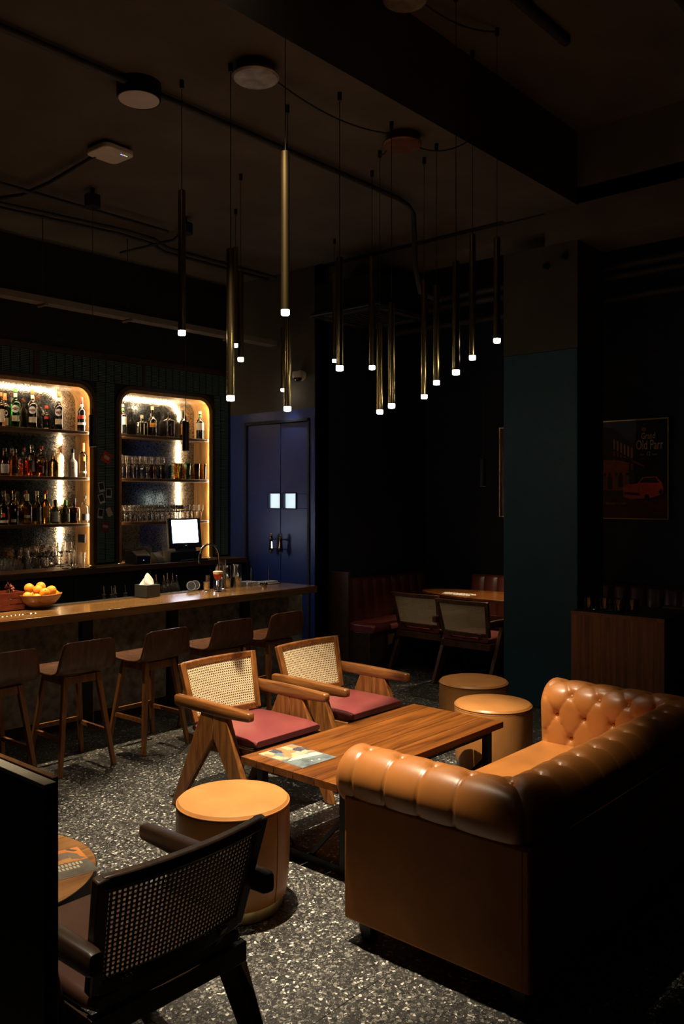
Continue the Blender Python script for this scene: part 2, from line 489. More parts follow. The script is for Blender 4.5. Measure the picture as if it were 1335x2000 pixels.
# pillar, two tone
p = structure(MB().box(6.23, 6.70, 3.02, 3.68, 0, 2.876).build('pillar', 'teal_paint', bevel=.006), 'square teal painted pillar')
MB().box(6.2302, 6.70, 3.0202, 3.68, 2.876, 3.72).build('upper_paint', 'upper_paint', p)
for k, (yy, zz) in enumerate(((3.28, 3.55), (3.12, 3.60))):
    s = thing('ceiling_sensor', ('small round black sensor high on the pillar, lower of two', 'small round black sensor high on the pillar, upper of two')[k], 'sensor', (6.225, yy, zz))
    MB().tube([(0, 0, 0), (-.03, 0, 0)], .025, 12).build('base', 'black_plastic', s)
    MB().tube([(-.03, 0, 0), (-.05, 0, -.005)], [.018, .010], 12).build('lens', 'dark_glass', s)
# back wall behind the bar (with two openings), end wall, far wall, side walls
N1 = (2.86, 4.51); N2 = (4.785, 5.96); NZ0, NZ1 = 1.065, 2.765; YB = 7.1; YM = 7.37; RC = .17
w = MB()
w.box(-1.2, N1[0], YB, YB + .1, 0, 4.02); w.box(N1[0], 6.25, YB, YB + .1, 0, 1.0)
w.box(N1[0], 6.25, YB, YB + .1, NZ1, 4.02); w.box(N1[1], N2[0], YB, YB + .1, 1.0, NZ1); w.box(N2[1], 6.25, YB, YB + .1, 1.0, NZ1)
for x0, x1 in (N1, N2):
    for sx, xe in ((1, x0), (-1, x1)):
        cx = xe + sx * RC; cz = NZ1 - RC
        a = [(cx + RC * math.cos(t), cz + RC * math.sin(t)) for t in [math.radians(180 - 90 * i / 8) if sx > 0 else math.radians(90 * i / 8) for i in range(9)]]
        w.prism([(xe, NZ1)] + a, 'y', YB, YB + .1)
w.box(N1[0] - .05, 6.25, YM + .012, YM + .1, .9, 3.0)
wb = structure(w.build('wall_back', 'black_paint'), 'black wall behind the back bar')
# louvred panels on the back wall: slats too fine to count
sl = MB()
def slats(x0, x1, z0, z1):
    n = int((z1 - z0) / .0152)
    for i in range(n):
        z = z0 + (i + .5) * (z1 - z0) / n
        sl.hexa([(x0, YB - .012, z - .0052), (x1, YB - .012, z - .0052), (x1, YB - .002, z - .002), (x0, YB - .002, z - .002),
                 (x0, YB - .010, z + .004), (x1, YB - .010, z + .004), (x1, YB - .001, z + .005), (x0, YB - .001, z + .005)])
for x0, x1 in ((2.2, 3.905), (3.965, 5.07), (5.10, 6.19)): slats(x0, x1, 2.805, 3.02)
slats(N1[1] + .04, N2[0] - .04, 1.08, 2.80); slats(N2[1] + .04, 6.19, 1.08, 2.80)
tag(sl.build('slat_panel', 'green_slat', wb), kind='stuff')
lad = MB()
for k in range(46):
    x = 2.2 + k * .0875
    lad.box(x, x + .008, YB - .014, YB - .011, 2.805, 3.02)
for x in (N1[1] + .13, N2[1] + .12): lad.box(x, x + .008, YB - .014, YB - .011, 1.08, 2.8)
tag(lad.build('slat_tape', 'black_paint', wb), kind='stuff')
rl = MB(); rl.box(-1.0, 6.19, YB - .03, YB, 3.02, 3.075)
structure(rl.build('trim_1', 'dark_wood'), 'dark wooden rail above the louvred panels')
for k, x in enumerate((3.905, 5.07)):
    structure(MB().box(x, x + (.06 if k == 0 else .03), YB - .022, YB, 2.80, 3.02).build('trim_%d' % (k + 2), 'dark_wood'), 'dark wooden upright between louvred panels')
# end wall with the navy double door
XE = 6.2
we = MB(); we.box(XE, XE + .1, 5.71, 5.87, 0, 2.595); we.box(XE, XE + .1, 6.83, 7.1, 0, 2.595); we.box(XE, XE + .1, 5.87, 6.83, 2.50, 2.595)
we.box(XE + .06, XE + .1, 5.87, 6.83, 0, 2.5)
we = structure(we.build('wall_end', 'navy_paint'), 'navy painted end wall around the door')
MB().box(XE, XE + .1, 5.71, 7.1, 2.595, 4.02).build('upper_paint', 'upper_paint', we)
structure(MB().box(XE, 8.1, 5.71, 5.8, 0, 4.02).build('wall_recess', 'dark_navy'), 'black wall beside the booths')
structure(MB().box(7.95, 8.1, -1.2, 5.8, 0, 4.02).build('wall_far', 'dark_navy'), 'near black far wall with framed posters')
structure(MB().box(-1.2, 8.1, -1.3, -1.2, 0, 4.66).build('wall_right', 'black_paint'), 'black side wall')
structure(MB().box(-1.3, -1.2, -1.3, 7.7, 0, 4.66).build('wall_front', 'black_paint'), 'black wall behind the viewer')
d = thing('door_1', 'navy blue double door with two lit square windows', 'door', (XE, 6.30, 0)); d['kind'] = 'structure'
del d['category']
fr = MB(); fr.box(-.012, .05, .50, .53, 0, 2.50); fr.box(-.012, .05, -.43, -.40, 0, 2.50); fr.box(-.012, .05, -.43, .53, 2.47, 2.50)
fr.build('door_frame', 'dark_navy', d, bevel=.004)
def leaf(y0, y1, w0, w1, hy):
    m_ = MB(); a0, a1, z0, z1 = .015, .055, .01, 2.465
    wz0, wz1 = 1.592, 1.742
    m_.box(a0, a1, y0, y1, z0, wz0); m_.box(a0, a1, y0, y1, wz1, z1); m_.box(a0, a1, y0, w0, wz0, wz1); m_.box(a0, a1, w1, y1, wz0, wz1)
    lf = m_.build('door_leaf', 'navy_paint', d, bevel=.003)
    MB().box(.042, .047, w0, w1, wz0, wz1).build('window_pane', 'lit_pane', lf)
    f2 = MB()
    for (b0, b1, c0, c1) in ((w0 - .012, w0, wz0 - .012, wz1 + .012), (w1, w1 + .012, wz0 - .012, wz1 + .012), (w0, w1, wz0 - .012, wz0), (w0, w1, wz1, wz1 + .012)):
        f2.box(.006, .02, b0, b1, c0, c1)
    f2.build('window_frame', 'dark_navy', lf)
    h = MB(); pts = [(.030, 1.318), (.026, 1.30), (.019, 1.26), (.019, 1.22), (.027, 1.16), (.029, 1.135), (.012, 1.13)]
    h.lathe([(0, 1.138), (.020, 1.138), (.026, 1.15), (.022, 1.19), (.016, 1.24), (.018, 1.29), (.022, 1.30), (0, 1.305)], 8, (-.05, hy, 0))
    hd = h.build('handle', 'chrome', lf)
    h2 = MB(); h2.lathe([(0, 1.305), (.012, 1.306), (.013, 1.325), (.006, 1.333), (0, 1.334)], 10, (-.05, hy, 0)); h2.lathe([(0, 1.118), (.008, 1.12), (.010, 1.138), (0, 1.139)], 10, (-.05, hy, 0))
    h2.tube([(-.05, hy, 1.27), (.016, hy, 1.27)], .008, 8); h2.tube([(-.05, hy, 1.17), (.016, hy, 1.17)], .008, 8)
    h2.build('handle_knob', 'chrome', lf)
leaf(.003, .498, .003 + .002, .178, .075)
leaf(-.398, -.003, -.222, -.045, -.07)
structure(MB().box(5.55, 6.2, 7.07, 7.1, 0, .09).build('baseboard_back', 'black_paint'))

# ================================================================== BACK BAR
def niche(x0, x1, label, shelves_to):
    r_ = thing('back_bar_niche', label, 'shelf niche', ((x0 + x1) / 2, YB, NZ0)); ox, oy, oz = (x0 + x1) / 2, YB, NZ0
    def path(off):
        """inverted U, moved inwards by off"""
        a, b_, t, rr = x0 + off, x1 - off, NZ1 - off, RC - off
        pts = [(a, NZ0), (a, 1.5), (a, 2.0), (a, t - rr)]
        pts += arc(a + rr, t - rr, rr, 180, 90, 10)[1:]
        pts += [(a + (b_ - a) * .5, t)] + arc(b_ - rr, t - rr, rr, 90, 0, 10)
        pts += [(b_, 2.0), (b_, 1.5), (b_, NZ0)]
        return pts
    def strip(o0, o1, ya, yb, name, mat):
        p0, p1 = path(o0), path(o1); secs = []
        for (q0, q1) in zip(p0, p1):
            secs.append([(q0[0] - ox, ya - oy, q0[1] - oz), (q1[0] - ox, ya - oy, q1[1] - oz), (q1[0] - ox, yb - oy, q1[1] - oz), (q0[0] - ox, yb - oy, q0[1] - oz)])
        return MB().sweep(secs).build(name, mat, r_)
    strip(-.001, .014, YB - .004, YM + .006, 'reveal', 'reveal_wood')
    strip(-.034, .004, YB - .03, YB - .004, 'frame', 'dark_wood')
    strip(-.001, .036, YB - .020, YB - .005, 'front_lip', 'reveal_wood')
    strip(.015, .027, YB - .0045, YB + .001, 'led_strip', 'led')
    # the mirror, one sheet with rounded top corners
    pp = path(.012)
    MB().prism([(q[0] - ox, q[1] - oz) for q in pp], 'y', YM - oy, YM + .01 - oy).build('mirror', 'antique_mirror', r_)
    MB().box(x0 - ox, x1 - ox, -.004, YM - oy, 1.012 - oz, 1.062 - oz).build('bottom_board', 'shelf_wood', r_)
    for z in (2.324, 1.892, 1.459):
        MB().box(x0 + .015 - ox, x1 - .015 - ox, .006, YM - .002 - oy, z - .028 - oz, z - oz).build('shelf', 'shelf_wood', r_, bevel=.002)
    return r_
niche(*N1, 'bright arched shelf niche full of spirits bottles at the left', 3)
niche(*N2, 'dimmer arched shelf niche holding stemmed glasses behind the till screen', 3)
bc = thing('back_bar_counter', 'long dark wooden back counter below the bottle niches', 'counter', (4.0, 6.95, 0))
MB().box(-3.2, 2.19, -.17, .144, 1.01, 1.062).build('worktop', 'bar_wood' if False else 'shelf_wood', bc, bevel=.003)
for k in range(8):
    x = -3.2 + k * .672
    c = MB().box(x + .004, x + .668, -.10, .13, .10, 1.008).build('cabinet_door', 'black_plastic', bc, bevel=.003)
MB().box(-3.2, 2.19, -.06, .13, 0, .1).build('plinth', 'plinth_dark', bc)

# ================================================================== BAR
bar = thing('bar_counter', 'long wooden bar counter with rough concrete front panels', 'bar', (3.6, 5.6, 0))
MB().box(-2.6, 2.075, -.32, .20, .838, .9).build('worktop', 'bar_wood', bar, bevel=.004)
for k in range(6):
    x0 = -2.6 + k * .797 + .20
    MB().box(x0, x0 + .68, .05, .10, .085, .80).build('panel', 'concrete', bar, bevel=.004)
for k in range(6):
    x0 = -2.6 + k * .797 + .20
    MB().box(x0 - .098, x0 - .008, .030, .12, 0, .837).build('post', 'plinth_dark', bar, bevel=.003)
    MB().box(x0 - .008, x0 + .006, .040, .12, 0, .837).build('post_edge', 'concrete', bar)
MB().box(-2.55, 1.95, .12, .18, 0, .837).build('bar_back', 'black_paint', bar)
MB().box(-2.55, 1.95, .07, .12, 0, .083).build('plinth', 'plinth_dark', bar)
MB().box(-2.55, 1.95, .15, .48, .80, .82).build('work_shelf', 'black_metal', bar)
# steel edged rubber bar mat let into the back of the top
mt = MB().box(-.62, 1.10, .135, .195, .9005, .904).build('bar_mat', 'black_rubber', bar)
e = MB(); e.box(-.63, 1.11, .128, .135, .9, .906); e.box(-.63, 1.11, .195, .203, .9, .907); e.box(-.63, -.62, .128, .203, .9, .906)
e.build('mat_edge', 'steel', mt)
def squiggle(parent, loc, length, height, mat, seed, name='inscription', lines=1, rz=0.0, thick=.0022):
    rnd = random.Random(seed); mb = MB()
    for ln in range(lines):
        x = -length / 2 + ln * length * .08; y0 = -ln * height * 1.5
        while x < length / 2:
            wd = height * rnd.uniform(.45, .8); pts = []
            k = rnd.randint(0, 2)
            for i in range(9):
                t = i / 8
                if k == 0: pts.append((x + wd * t, y0 + height * (.5 + .5 * math.sin(2 * PI * t)), .0006))
                elif k == 1: pts.append((x + wd * (.5 + .5 * math.cos(PI * 2 * t)), y0 + height * (.35 + .35 * math.sin(2 * PI * t)), .0006))
                else: pts.append((x + wd * (.2 + .3 * t), y0 + height * 1.3 * (1 - abs(2 * t - 1)), .0006))
            mb.tube(pts, thick, 4)
            x += wd * 1.05
    o = mb.build(name, mat, parent); o.location = loc; o.rotation_euler = (0, 0, rz)
    return o
squiggle(bar, (-.73, -.12, .9), .34, .022, 'steel', 4, lines=1)

# bar stools
def make_stool(label):
    t = thing('bar_stool', label, 'bar stool', (0, 0, 0), 0, 'wooden bar stools along the bar')
    prof = [(.185, .622, .185), (.15, .613, .195), (.05, .603, .203), (-.06, .600, .205), (-.14, .604, .205), (-.178, .616, .203), (-.198, .64, .202), (-.208, .67, .200), (-.216, .72, .191), (-.222, .77, .181), (-.226, .80, .173), (-.228, .812, .163), (-.229, .818, .145)]
    rows = []
    for (y, z, hw) in prof:
        row = []
        for k in range(13):
            s = -1 + 2 * k / 12
            back = max(0, min(1, (z - .62) / .12))
            row.append((s * hw, y - .022 * back * (1 - s * s) + (.0 if back else 0), z + (.010 * s * s if not back else 0) - (.006 if z > .80 else 0) * abs(s) ** 6))
        rows.append(row)
    MB().grid(rows).build('seat_shell', 'walnut_z', t, solid=.013, off=0)
    for sx in (-1, 1):
        for sy in (-1, 1):
            MB().beam((sx * .112, sy * .115 - .02, .592), (sx * .186, sy * .195 - .015, 0), .017, .017, .013, .013).build('leg', 'stool_leg', t, bevel=.003)
    for sx in (-1, 1):
        MB().beam((sx * .116, -.13, .565), (sx * .116, .09, .565), .010, .024).build('apron', 'stool_leg', t)
    for y in (-.137, .097): MB().beam((-.11, y, .565), (.11, y, .565), .010, .024).build('apron', 'stool_leg', t)
    MB().beam((-.160, .146, .24), (.160, .146, .24), .010, .014).build('footrest', 'stool_leg', t)
    for sx in (-1, 1): MB().beam((sx * .158, -.17, .215), (sx * .158, .145, .215), .010, .013).build('footrest', 'stool_leg', t)
    return t
st = make_stool('wooden bar stool cut off by the left edge of the picture')
st.location = (2.42, 4.90, 0); st.rotation_euler = (0, 0, .03)
for x, a, l in ((2.95, -.02, 'wooden bar stool second from the left, in front of the fruit bowl'), (3.54, .03, 'wooden bar stool third from the left, in front of the tissue box'),
                (4.14, -.03, 'wooden bar stool fourth from the left, behind the nearer cane armchair'), (4.68, .02, 'wooden bar stool furthest along the bar, next to its free end')):
    copy_tree(st, (x, 4.90, 0), a, l)
# ================================================================== LAMPS
def tube_pendant(x, y, zb, L, label):
    zc = 4.01 if y > 3.66 else (3.99 if y > 3.02 else 4.56)
    t = thing('tube_pendant', label, 'pendant lamp', (x, y, zb), 0, 'slim brass tube pendants')
    R_ = .0205
    MB().lathe([(R_ - .003, .026), (R_, .026), (R_, L), (R_ - .003, L + .003), (.003, L + .004), (0, L + .004)], 20).build('tube', 'brass', t)
    MB().lathe([(0, 0), (R_ - .003, 0), (R_, .004), (R_, .0255), (0, .0255)], 20).build('light_cap', 'lit_cap', t)
    MB().tube([(0, 0, L + .003), (0, 0, zc - zb - .03)], .0022, 6).build('wire', 'cable', t)
    MB().lathe([(0, 0), (.011, 0), (.013, .004), (.013, .045), (0, .045)], 10, (0, 0, zc - zb - .045)).build('ceiling_hook', 'black_metal', t)
    spot('downlight', (0, 0, -.006), PENDANT_W, t, 84, .8)
PL = [(2.967, 3.784, 2.599, .80, 'brass tube pendant furthest left, hanging alone'),
 (2.996, 3.412, 2.211, .80, 'low brass tube pendant second from the left, in front of two others'),
 (4.575, 5.149, 2.906, .80, 'brass tube pendant behind the second one from the left, light highest of that trio'),
 (4.102, 4.562, 2.673, .64, 'short brass tube pendant just right of the left trio'),
 (2.966, 2.974, 2.596, .80, 'nearest and largest brass tube pendant, rising highest up the picture'),
 (3.534, 3.526, 2.205, .64, 'low brass tube pendant hanging right below the largest one'),
 (5.68, 5.074, 2.907, .80, 'thin far brass tube pendant left of a thicker one in the middle'),
 (3.617, 3.193, 2.418, .64, 'brass tube pendant in the middle, overlapping a thinner far one'),
 (4.672, 3.819, 2.605, .80, 'brass tube pendant left of the two lowest middle ones'),
 (4.40, 3.53, 2.253, .60, 'lowest hanging brass tube pendant of all'),
 (4.108, 3.205, 2.246, .64, 'brass tube pendant just right of the lowest hanging one'),
 (4.682, 3.374, 2.366, .80, 'long brass tube pendant with the fifth light from the pillar'),
 (4.555, 3.185, 2.43, .64, 'short brass tube pendant with the fourth light from the pillar'),
 (4.069, 2.711, 2.398, .64, 'short brass tube pendant with the third light from the pillar'),
 (4.655, 2.976, 2.582, .80, 'long brass tube pendant with the second light from the pillar'),
 (4.532, 2.722, 2.643, .64, 'brass tube pendant furthest right, beside the teal pillar')]
for a in PL: tube_pendant(*a)
# two more far ones of which only the glowing ends show
tube_pendant(6.06, 6.11, 2.77, .64, 'far brass tube pendant mostly hidden behind the tube under the largest pendant, upper light')
def cylinder_lamp(x, y, zb, ztop, label, group, energy, L=.235, R_=.027, canopy=True):
    t = thing('cylinder_lamp', label, 'pendant lamp', (x, y, zb), 0, group)
    MB().lathe([(R_ - .004, .012), (R_ - .002, 0), (R_, .002), (R_, L), (R_ - .004, L + .004), (0, L + .005)], 20).build('shade', 'black_metal', t)
    MB().lathe([(0, .008), (R_ - .0045, .008), (R_ - .0045, .012), (0, .012)], 16).build('bulb', 'bar_bulb', t)
    MB().lathe([(0, L + .004), (.006, L + .004), (.006, L + .05), (0, L + .052)], 8).build('stem', 'black_metal', t)
    MB().tube([(0, 0, L + .05), (0, 0, ztop - zb)], .0022, 6).build('wire', 'cable', t)
    if canopy:
        MB().lathe([(0, 0), (.055, 0), (.058, .006), (.058, .085), (.015, .085), (.015, 4.01 - ztop + .01), (0, 4.01 - ztop + .01)], 18, (0, 0, ztop - zb - .01)).build('canopy', 'black_metal', t)
    spot('downlight', (0, 0, .004), energy, t, 95, .9, (1, .78, .48), .02)
cylinder_lamp(3.56, 5.60, 2.08, 3.88, 'black cylinder lamp hanging beside the left bottle niche', 'black cylinder lamps over the bar', BAR_W)
cylinder_lamp(4.43, 5.60, 2.085, 3.88, 'black cylinder lamp hanging in front of the glass niche', 'black cylinder lamps over the bar', BAR_W)
cylinder_lamp(2.69, 5.60, 2.08, 3.88, 'black cylinder lamp over the bar outside the left edge', 'black cylinder lamps over the bar', BAR_W)
cylinder_lamp(7.10, 4.42, 1.81, 4.0, 'black cylinder lamp hanging over the oval table', 'black cylinder lamps over the bar', 60.0, L=.26, R_=.03, canopy=False)
# track spotlight on the higher ceiling, above the picture's top edge
def track_spot(label, loc, aim, watts, cone, blend):
    t = thing('track_spotlight', label, 'spotlight', loc)
    MB().box(-.4, .4, -.018, .018, -.03, 0).build('track', 'black_metal', t)
    MB().tube([(0, 0, -.03), (0, 0, -.075)], .012, 10).build('arm', 'black_metal', t)
    hd = MB().lathe([(.034, -.10), (.040, -.10), (.040, .02), (.03, .03), (0, .03)], 20).build('head', 'black_metal', t); hd.location = (0, 0, -.10)
    ln = MB().lathe([(0, -.088), (.034, -.088), (.034, -.084), (0, -.084)], 20).build('lens', 'lit_cap', hd)
    hd.rotation_euler = Vector(aim).to_track_quat('-Z', 'Y').to_euler()
    spot('beam', (0, 0, -.092), watts, hd, cone, blend, (1, .83, .60), .03)
track_spot('black track spotlight on the higher ceiling above the pouffe', (2.42, 2.87, 4.56), (.72, -.02, -4.46), TRACK_W, 45, .45)
track_spot('added black track spotlight, out of view above the dark partition', (.95, 2.20, 4.56), (.06, .10, -4.0), 560, 36, .9)  # second spotlight, added to brighten the partition edge and side table
# ceiling fittings
t = thing('ceiling_lamp', 'round black ceiling lamp with pale unlit diffuser', 'ceiling lamp', (2.83, 3.99, 3.92))
MB().lathe([(.112, 0), (.120, -.002), (.122, .006), (.122, .09), (0, .09)], 36).build('housing', 'black_metal', t)
MB().lathe([(0, -.003), (.111, -.002), (.111, .004), (0, .004)], 36).build('diffuser', 'lamp_diffuser', t)
t = thing('access_point', 'white square wireless access point on the ceiling', 'access point', (3.22, 4.86, 3.955), math.radians(2))
MB().prism(rrect(0, 0, .235, .235, .045), 'z', 0, .035).build('housing', 'white_plastic', t, bevel=.006)
MB().prism(rrect(0, 0, .20, .20, .03), 'z', .035, .055).build('bracket', 'black_plastic', t)
for k, mname in enumerate(('led_blue', 'led_blue', 'led_amber', 'led_green')):
    MB().box(.03 + k * .014, .037 + k * .014, -.078, -.07, -.001, .0006).build('status_light', mname, t)
MB().box(-.02, .03, -.006, .0, -.0006, .0006).build('logo', 'label_grey', t)
def pod(x, y, z, r0, mat, label):
    t = thing('ceiling_rose', label, 'ceiling rose', (x, y, z), 0, 'round ceiling roses feeding the pendants')
    MB().lathe([(0, 0), (r0 * .92, 0), (r0, .008), (r0, .014), (0, .014)], 32).build('cover', mat, t)
    MB().lathe([(0, .014), (r0 * .8, .014), (r0 * .8, .07), (0, .07)], 28).build('body', 'rust_metal', t)
pod(3.10, 3.33, 3.92, .125, 'aged_metal', 'mottled grey round ceiling rose on the beam, nearest the left pendants')
pod(4.30, 3.27, 3.92, .125, 'rust_metal', 'rusty brown round ceiling rose on the beam above the middle pendants')
pod(3.84, 2.90, 4.49, .125, 'aged_metal', 'tan round ceiling rose cut by the top edge of the picture')
def droop(a, b_, sag, n=12):
    a = Vector(a); b_ = Vector(b_)
    return [a.lerp(b_, i / n) - Vector((0, 0, sag * 4 * (i / n) * (1 - i / n))) for i in range(n + 1)]
for a, b_, s, l in (((3.18, 3.40, 3.96), (2.996, 3.412, 3.96), .02, 'black cable looping from the left ceiling rose to the nearest hook'),
                 ((3.20, 3.30, 3.95), (4.20, 3.28, 3.97), .06, 'long black cable sagging between the two beam ceiling roses'),
                 ((4.40, 3.25, 3.95), (4.65, 3.00, 3.99), .05, 'black cable running from the rusty ceiling rose to the right'),
                 ((4.25, 3.33, 3.94), (4.40, 3.53, 3.97), .03, 'short black cable from the rusty ceiling rose to the lowest pendant'),
                 ((3.95, 2.88, 4.54), (4.53, 2.72, 4.54), .05, 'black cable from the top ceiling rose to the rightmost pendant')):
    tag(MB().tube(droop(a, b_, s), .005, 6).build('ceiling_cable', 'cable'), l, 'cable', 'black cables under the ceiling')
def conduit(pts, r_, label):
    return tag(MB().tube(pts, r_, 10).build('conduit', 'conduit'), label, 'conduit', 'black conduits under the ceiling')
conduit([(-1, 3.96, 3.975), (5.15, 3.96, 3.975), (5.28, 3.96, 3.955), (5.34, 3.95, 3.90), (5.35, 3.94, 3.5), (5.40, 3.93, 3.30), (5.62, 3.9, 3.27)], .020, 'thick black conduit crossing the ceiling and bending down in the middle')
conduit([(1.5, 5.85, 3.945), (4.45, 5.86, 3.945)], .016, 'black conduit running past the lamp canopies over the bar')
conduit([(1.5, 6.25, 3.945), (3.17, 6.25, 3.945), (4.2, 6.10, 3.945), (4.50, 6.12, 3.945), (4.75, 6.25, 3.945), (6.1, 6.25, 3.945)], .016, 'black conduit with a kink, nearer the back wall')
conduit([(1.5, 6.36, 3.945), (3.2, 6.36, 3.945), (4.2, 6.22, 3.945), (4.55, 6.24, 3.945), (4.80, 6.37, 3.945), (6.1, 6.37, 3.945)], .016, 'black conduit with a kink, furthest back of the pair')
conduit([(3.17, 4.95, 3.965), (3.21, 5.6, 3.955), (3.19, 5.95, 3.945), (3.1, 6.2, 3.945)], .014, 'black conduit leading from the access point')
conduit([(4.50, 5.70, 3.945), (4.62, 6.0, 3.945), (4.45, 6.55, 3.90)], .012, 'thin black conduit beside the right lamp canopy')
conduit([(4.9, 2.45, 4.53), (1.0, 2.45, 4.53)], .03, 'thick dark pipe under the right ceiling')
conduit([(-.5, 1.75, 4.53), (6.2, 1.75, 4.53)], .03, 'dark pipe at the upper right corner of the ceiling')
for k, (z, x) in enumerate(((3.66, 6.95), (3.60, 7.05), (3.45, 7.2))):
    conduit([(x, -1.1, z), (x, 5.6, z)], .035, ('dark pipe over the booths, topmost of three', 'dark pipe over the booths, middle of three', 'dark pipe over the booths, lowest of three')[k])
# perforated cable tray
t = thing('cable_tray', 'pale perforated cable tray hanging over the back bar', 'cable tray', (4.0, 6.3, 3.25))
rows = []
tr = MB(); tr.box(-2.6, 2.1, -.06, -.055, 0, .05); tr.box(-2.6, 2.1, .055, .06, 0, .05)
nx = 156
for i in range(nx):
    x0 = -2.6 + i * 4.7 / nx; x1 = x0 + 4.7 / nx
    for j in range(4):
        ya = -.055 + j * .0275; yb = ya + .0275; a, b_ = x0 + .009, x1 - .009; c, e = ya + .007, yb - .007
        V8 = [(x0, ya, 0), (x1, ya, 0), (x1, yb, 0), (x0, yb, 0), (a, c, 0), (b_, c, 0), (b_, e, 0), (a, e, 0)]
        tr.add(V8, [(0, 1, 5, 4), (1, 2, 6, 5), (2, 3, 7, 6), (3, 0, 4, 7)])
tr.build('tray', 'tray_paint', t)
for x in (-1.9, -.45, .35, 1.5):
    MB().tube([(x, -.07, -.01), (x, .07, -.01)], .012, 6).build('bracket', 'grey_metal', t)
    MB().tube([(x, 0, 0), (x, 0, .755)], .004, 6).build('rod', 'conduit', t)
# cassette air conditioner
t = thing('air_conditioner', 'dark ceiling cassette air conditioner behind the pendants', 'air conditioner', (6.26, 5.12, 3.40), math.radians(0))
MB().prism(rrect(0, 0, .86, .86, .06), 'z', 0, .03).build('fascia', 'black_plastic', t, bevel=.008)
MB().box(-.38, .38, -.38, .38, .03, .30).build('body', 'black_metal', t)
for k in range(9): MB().box(-.24, .24, -.24 + k * .055, -.215 + k * .055, -.012, .002).build('grille_slat', 'grey_metal' if False else 'black_rubber', t)
for sx, sy in ((0, 1), (0, -1), (1, 0), (-1, 0)):
    if sx == 0: MB().box(-.26, .26, sy * .34 - .03, sy * .34 + .03, -.008, .002).build('vane', 'conduit', t)
    else: MB().box(sx * .34 - .03, sx * .34 + .03, -.26, .26, -.008, .002).build('vane', 'conduit', t)
for sx in (-1, 1):
    for sy in (-1, 1): MB().tube([(sx * .3, sy * .3, .3), (sx * .3, sy * .3, .46)], .005, 6).build('rod', 'conduit', t)
t = thing('security_camera', 'small white dome security camera high on the end wall', 'security camera', (6.2, 5.97, 2.93))
MB().tube([(0, 0, 0), (-.04, 0, 0)], [.05, .05], 20).build('mount', 'white_plastic', t)
MB().lathe([(0, .03), (.052, .03), (.056, .0), (.052, -.03), (0, -.03)], 20, (-.07, 0, 0)).build('housing', 'white_plastic', t)
MB().lathe([(.044, -.03), (.038, -.052), (.02, -.066), (0, -.07)], 20, (-.07, 0, 0)).build('dome', 'dark_glass', t)
# ================================================================== LOUNGE
# ---- tufted sofa
SX0, SX1, SY0, SY1 = 2.47, 4.33, 1.36, 2.16
sofa = thing('sofa', 'tan leather button tufted sofa with rolled arms', 'sofa', (3.40, 1.76, 0))
OX, OY = 3.40, 1.76
TA, TB = .16, .115                                     # button spacing along and across
RR, ZC = .112, .612                                    # roll radius, height of its axis
def prof_pt(s):
    """s = 0 on the crest, negative to the outside, positive down the inner face; gives offset, height, normal"""
    if s <= RR * PI / 2:
        an = PI / 2 - s / RR
        an = min(an, PI / 2 + math.radians(138))
        return RR * math.cos(an), ZC + RR * math.sin(an), math.cos(an), math.sin(an)
    dz = s - RR * PI / 2
    return RR - .05 * dz, ZC - dz, 1.0, 0.05
def tuft(b, s):
    """b counts buttons along the roll"""
    if s >= 0:
        u = b + s / (2 * TB); v = b - s / (2 * TB)
        amp = .008 + .006 * min(1, s / .10)
        h = amp * (abs(math.sin(PI * u)) * abs(math.sin(PI * v))) ** .27
        k0 = round(s / TB); ph = .5 * (k0 % 2); pb = round(b - ph) + ph
        dd = math.hypot((b - pb) * TA, s - k0 * TB)
    else:
        dist = abs(b - round(b)) * TA; fade = min(1, -s / .06)
        h = .008 * abs(math.sin(PI * b)) ** .54 * (1 - fade) + fade * (.006 * (1 - math.exp(-(dist / .004) ** 1.3)) + .003 * abs(math.sin(PI * b)))
        dd = math.hypot(dist, s)
    return h - .020 * math.exp(-(dd / .019) ** 1.5) - .004
XA, XF, YK = 2.575, 4.225, 1.475                         # centre lines of near arm, far arm and back
YF, RCN = 2.175, .13
L1 = YF - YK - RCN; LA = RCN * PI / 2; LB = XF - XA - 2 * RCN
KN = [(.06, 0), (L1 + LA / 2, 4), (L1 + LA * 1.5 + LB, 15), (2 * L1 + 2 * LA + LB - .06, 19)]
def b_of(l):
    for (l0, b0), (l1, b1) in zip(KN[:-1], KN[1:]):
        if l <= l1 or b1 == 19: return b0 + (b1 - b0) * (l - l0) / (l1 - l0)
def l_of(b):
    for (l0, b0), (l1, b1) in zip(KN[:-1], KN[1:]):
        if b <= b1 or b1 == 19: return l0 + (l1 - l0) * (b - b0) / (b1 - b0)
def sq_dir(th, o):
    c, s_ = math.cos(th), math.sin(th); n_ = 2 + 7 * max(0, min(1, -o / .1))
    q = 1 / ((abs(c) ** n_ + abs(s_) ** n_) ** (1 / n_))
    return c * q, s_ * q
def on_path(l, o):
    """plan position and inward direction"""
    if l <= L1: return (XA + o, YF - l, 1, 0)
    l -= L1
    if l <= LA:
        th = PI + l / RCN; dx, dy = sq_dir(th, o)
        return (XA + RCN + (RCN - o) * dx, YK + RCN + (RCN - o) * dy, -math.cos(th), -math.sin(th))
    l -= LA
    if l <= LB: return (XA + RCN + l, YK + o, 0, 1)
    l -= LB
    if l <= LA:
        th = 1.5 * PI + l / RCN; dx, dy = sq_dir(th, o)
        return (XF - RCN + (RCN - o) * dx, YK + RCN + (RCN - o) * dy, -math.cos(th), -math.sin(th))
    l -= LA
    return (XF - o, YK + RCN + l, -1, 0)
S0, S1 = -RR * math.radians(134), .40
NS = 84
LT = 2 * L1 + 2 * LA + LB
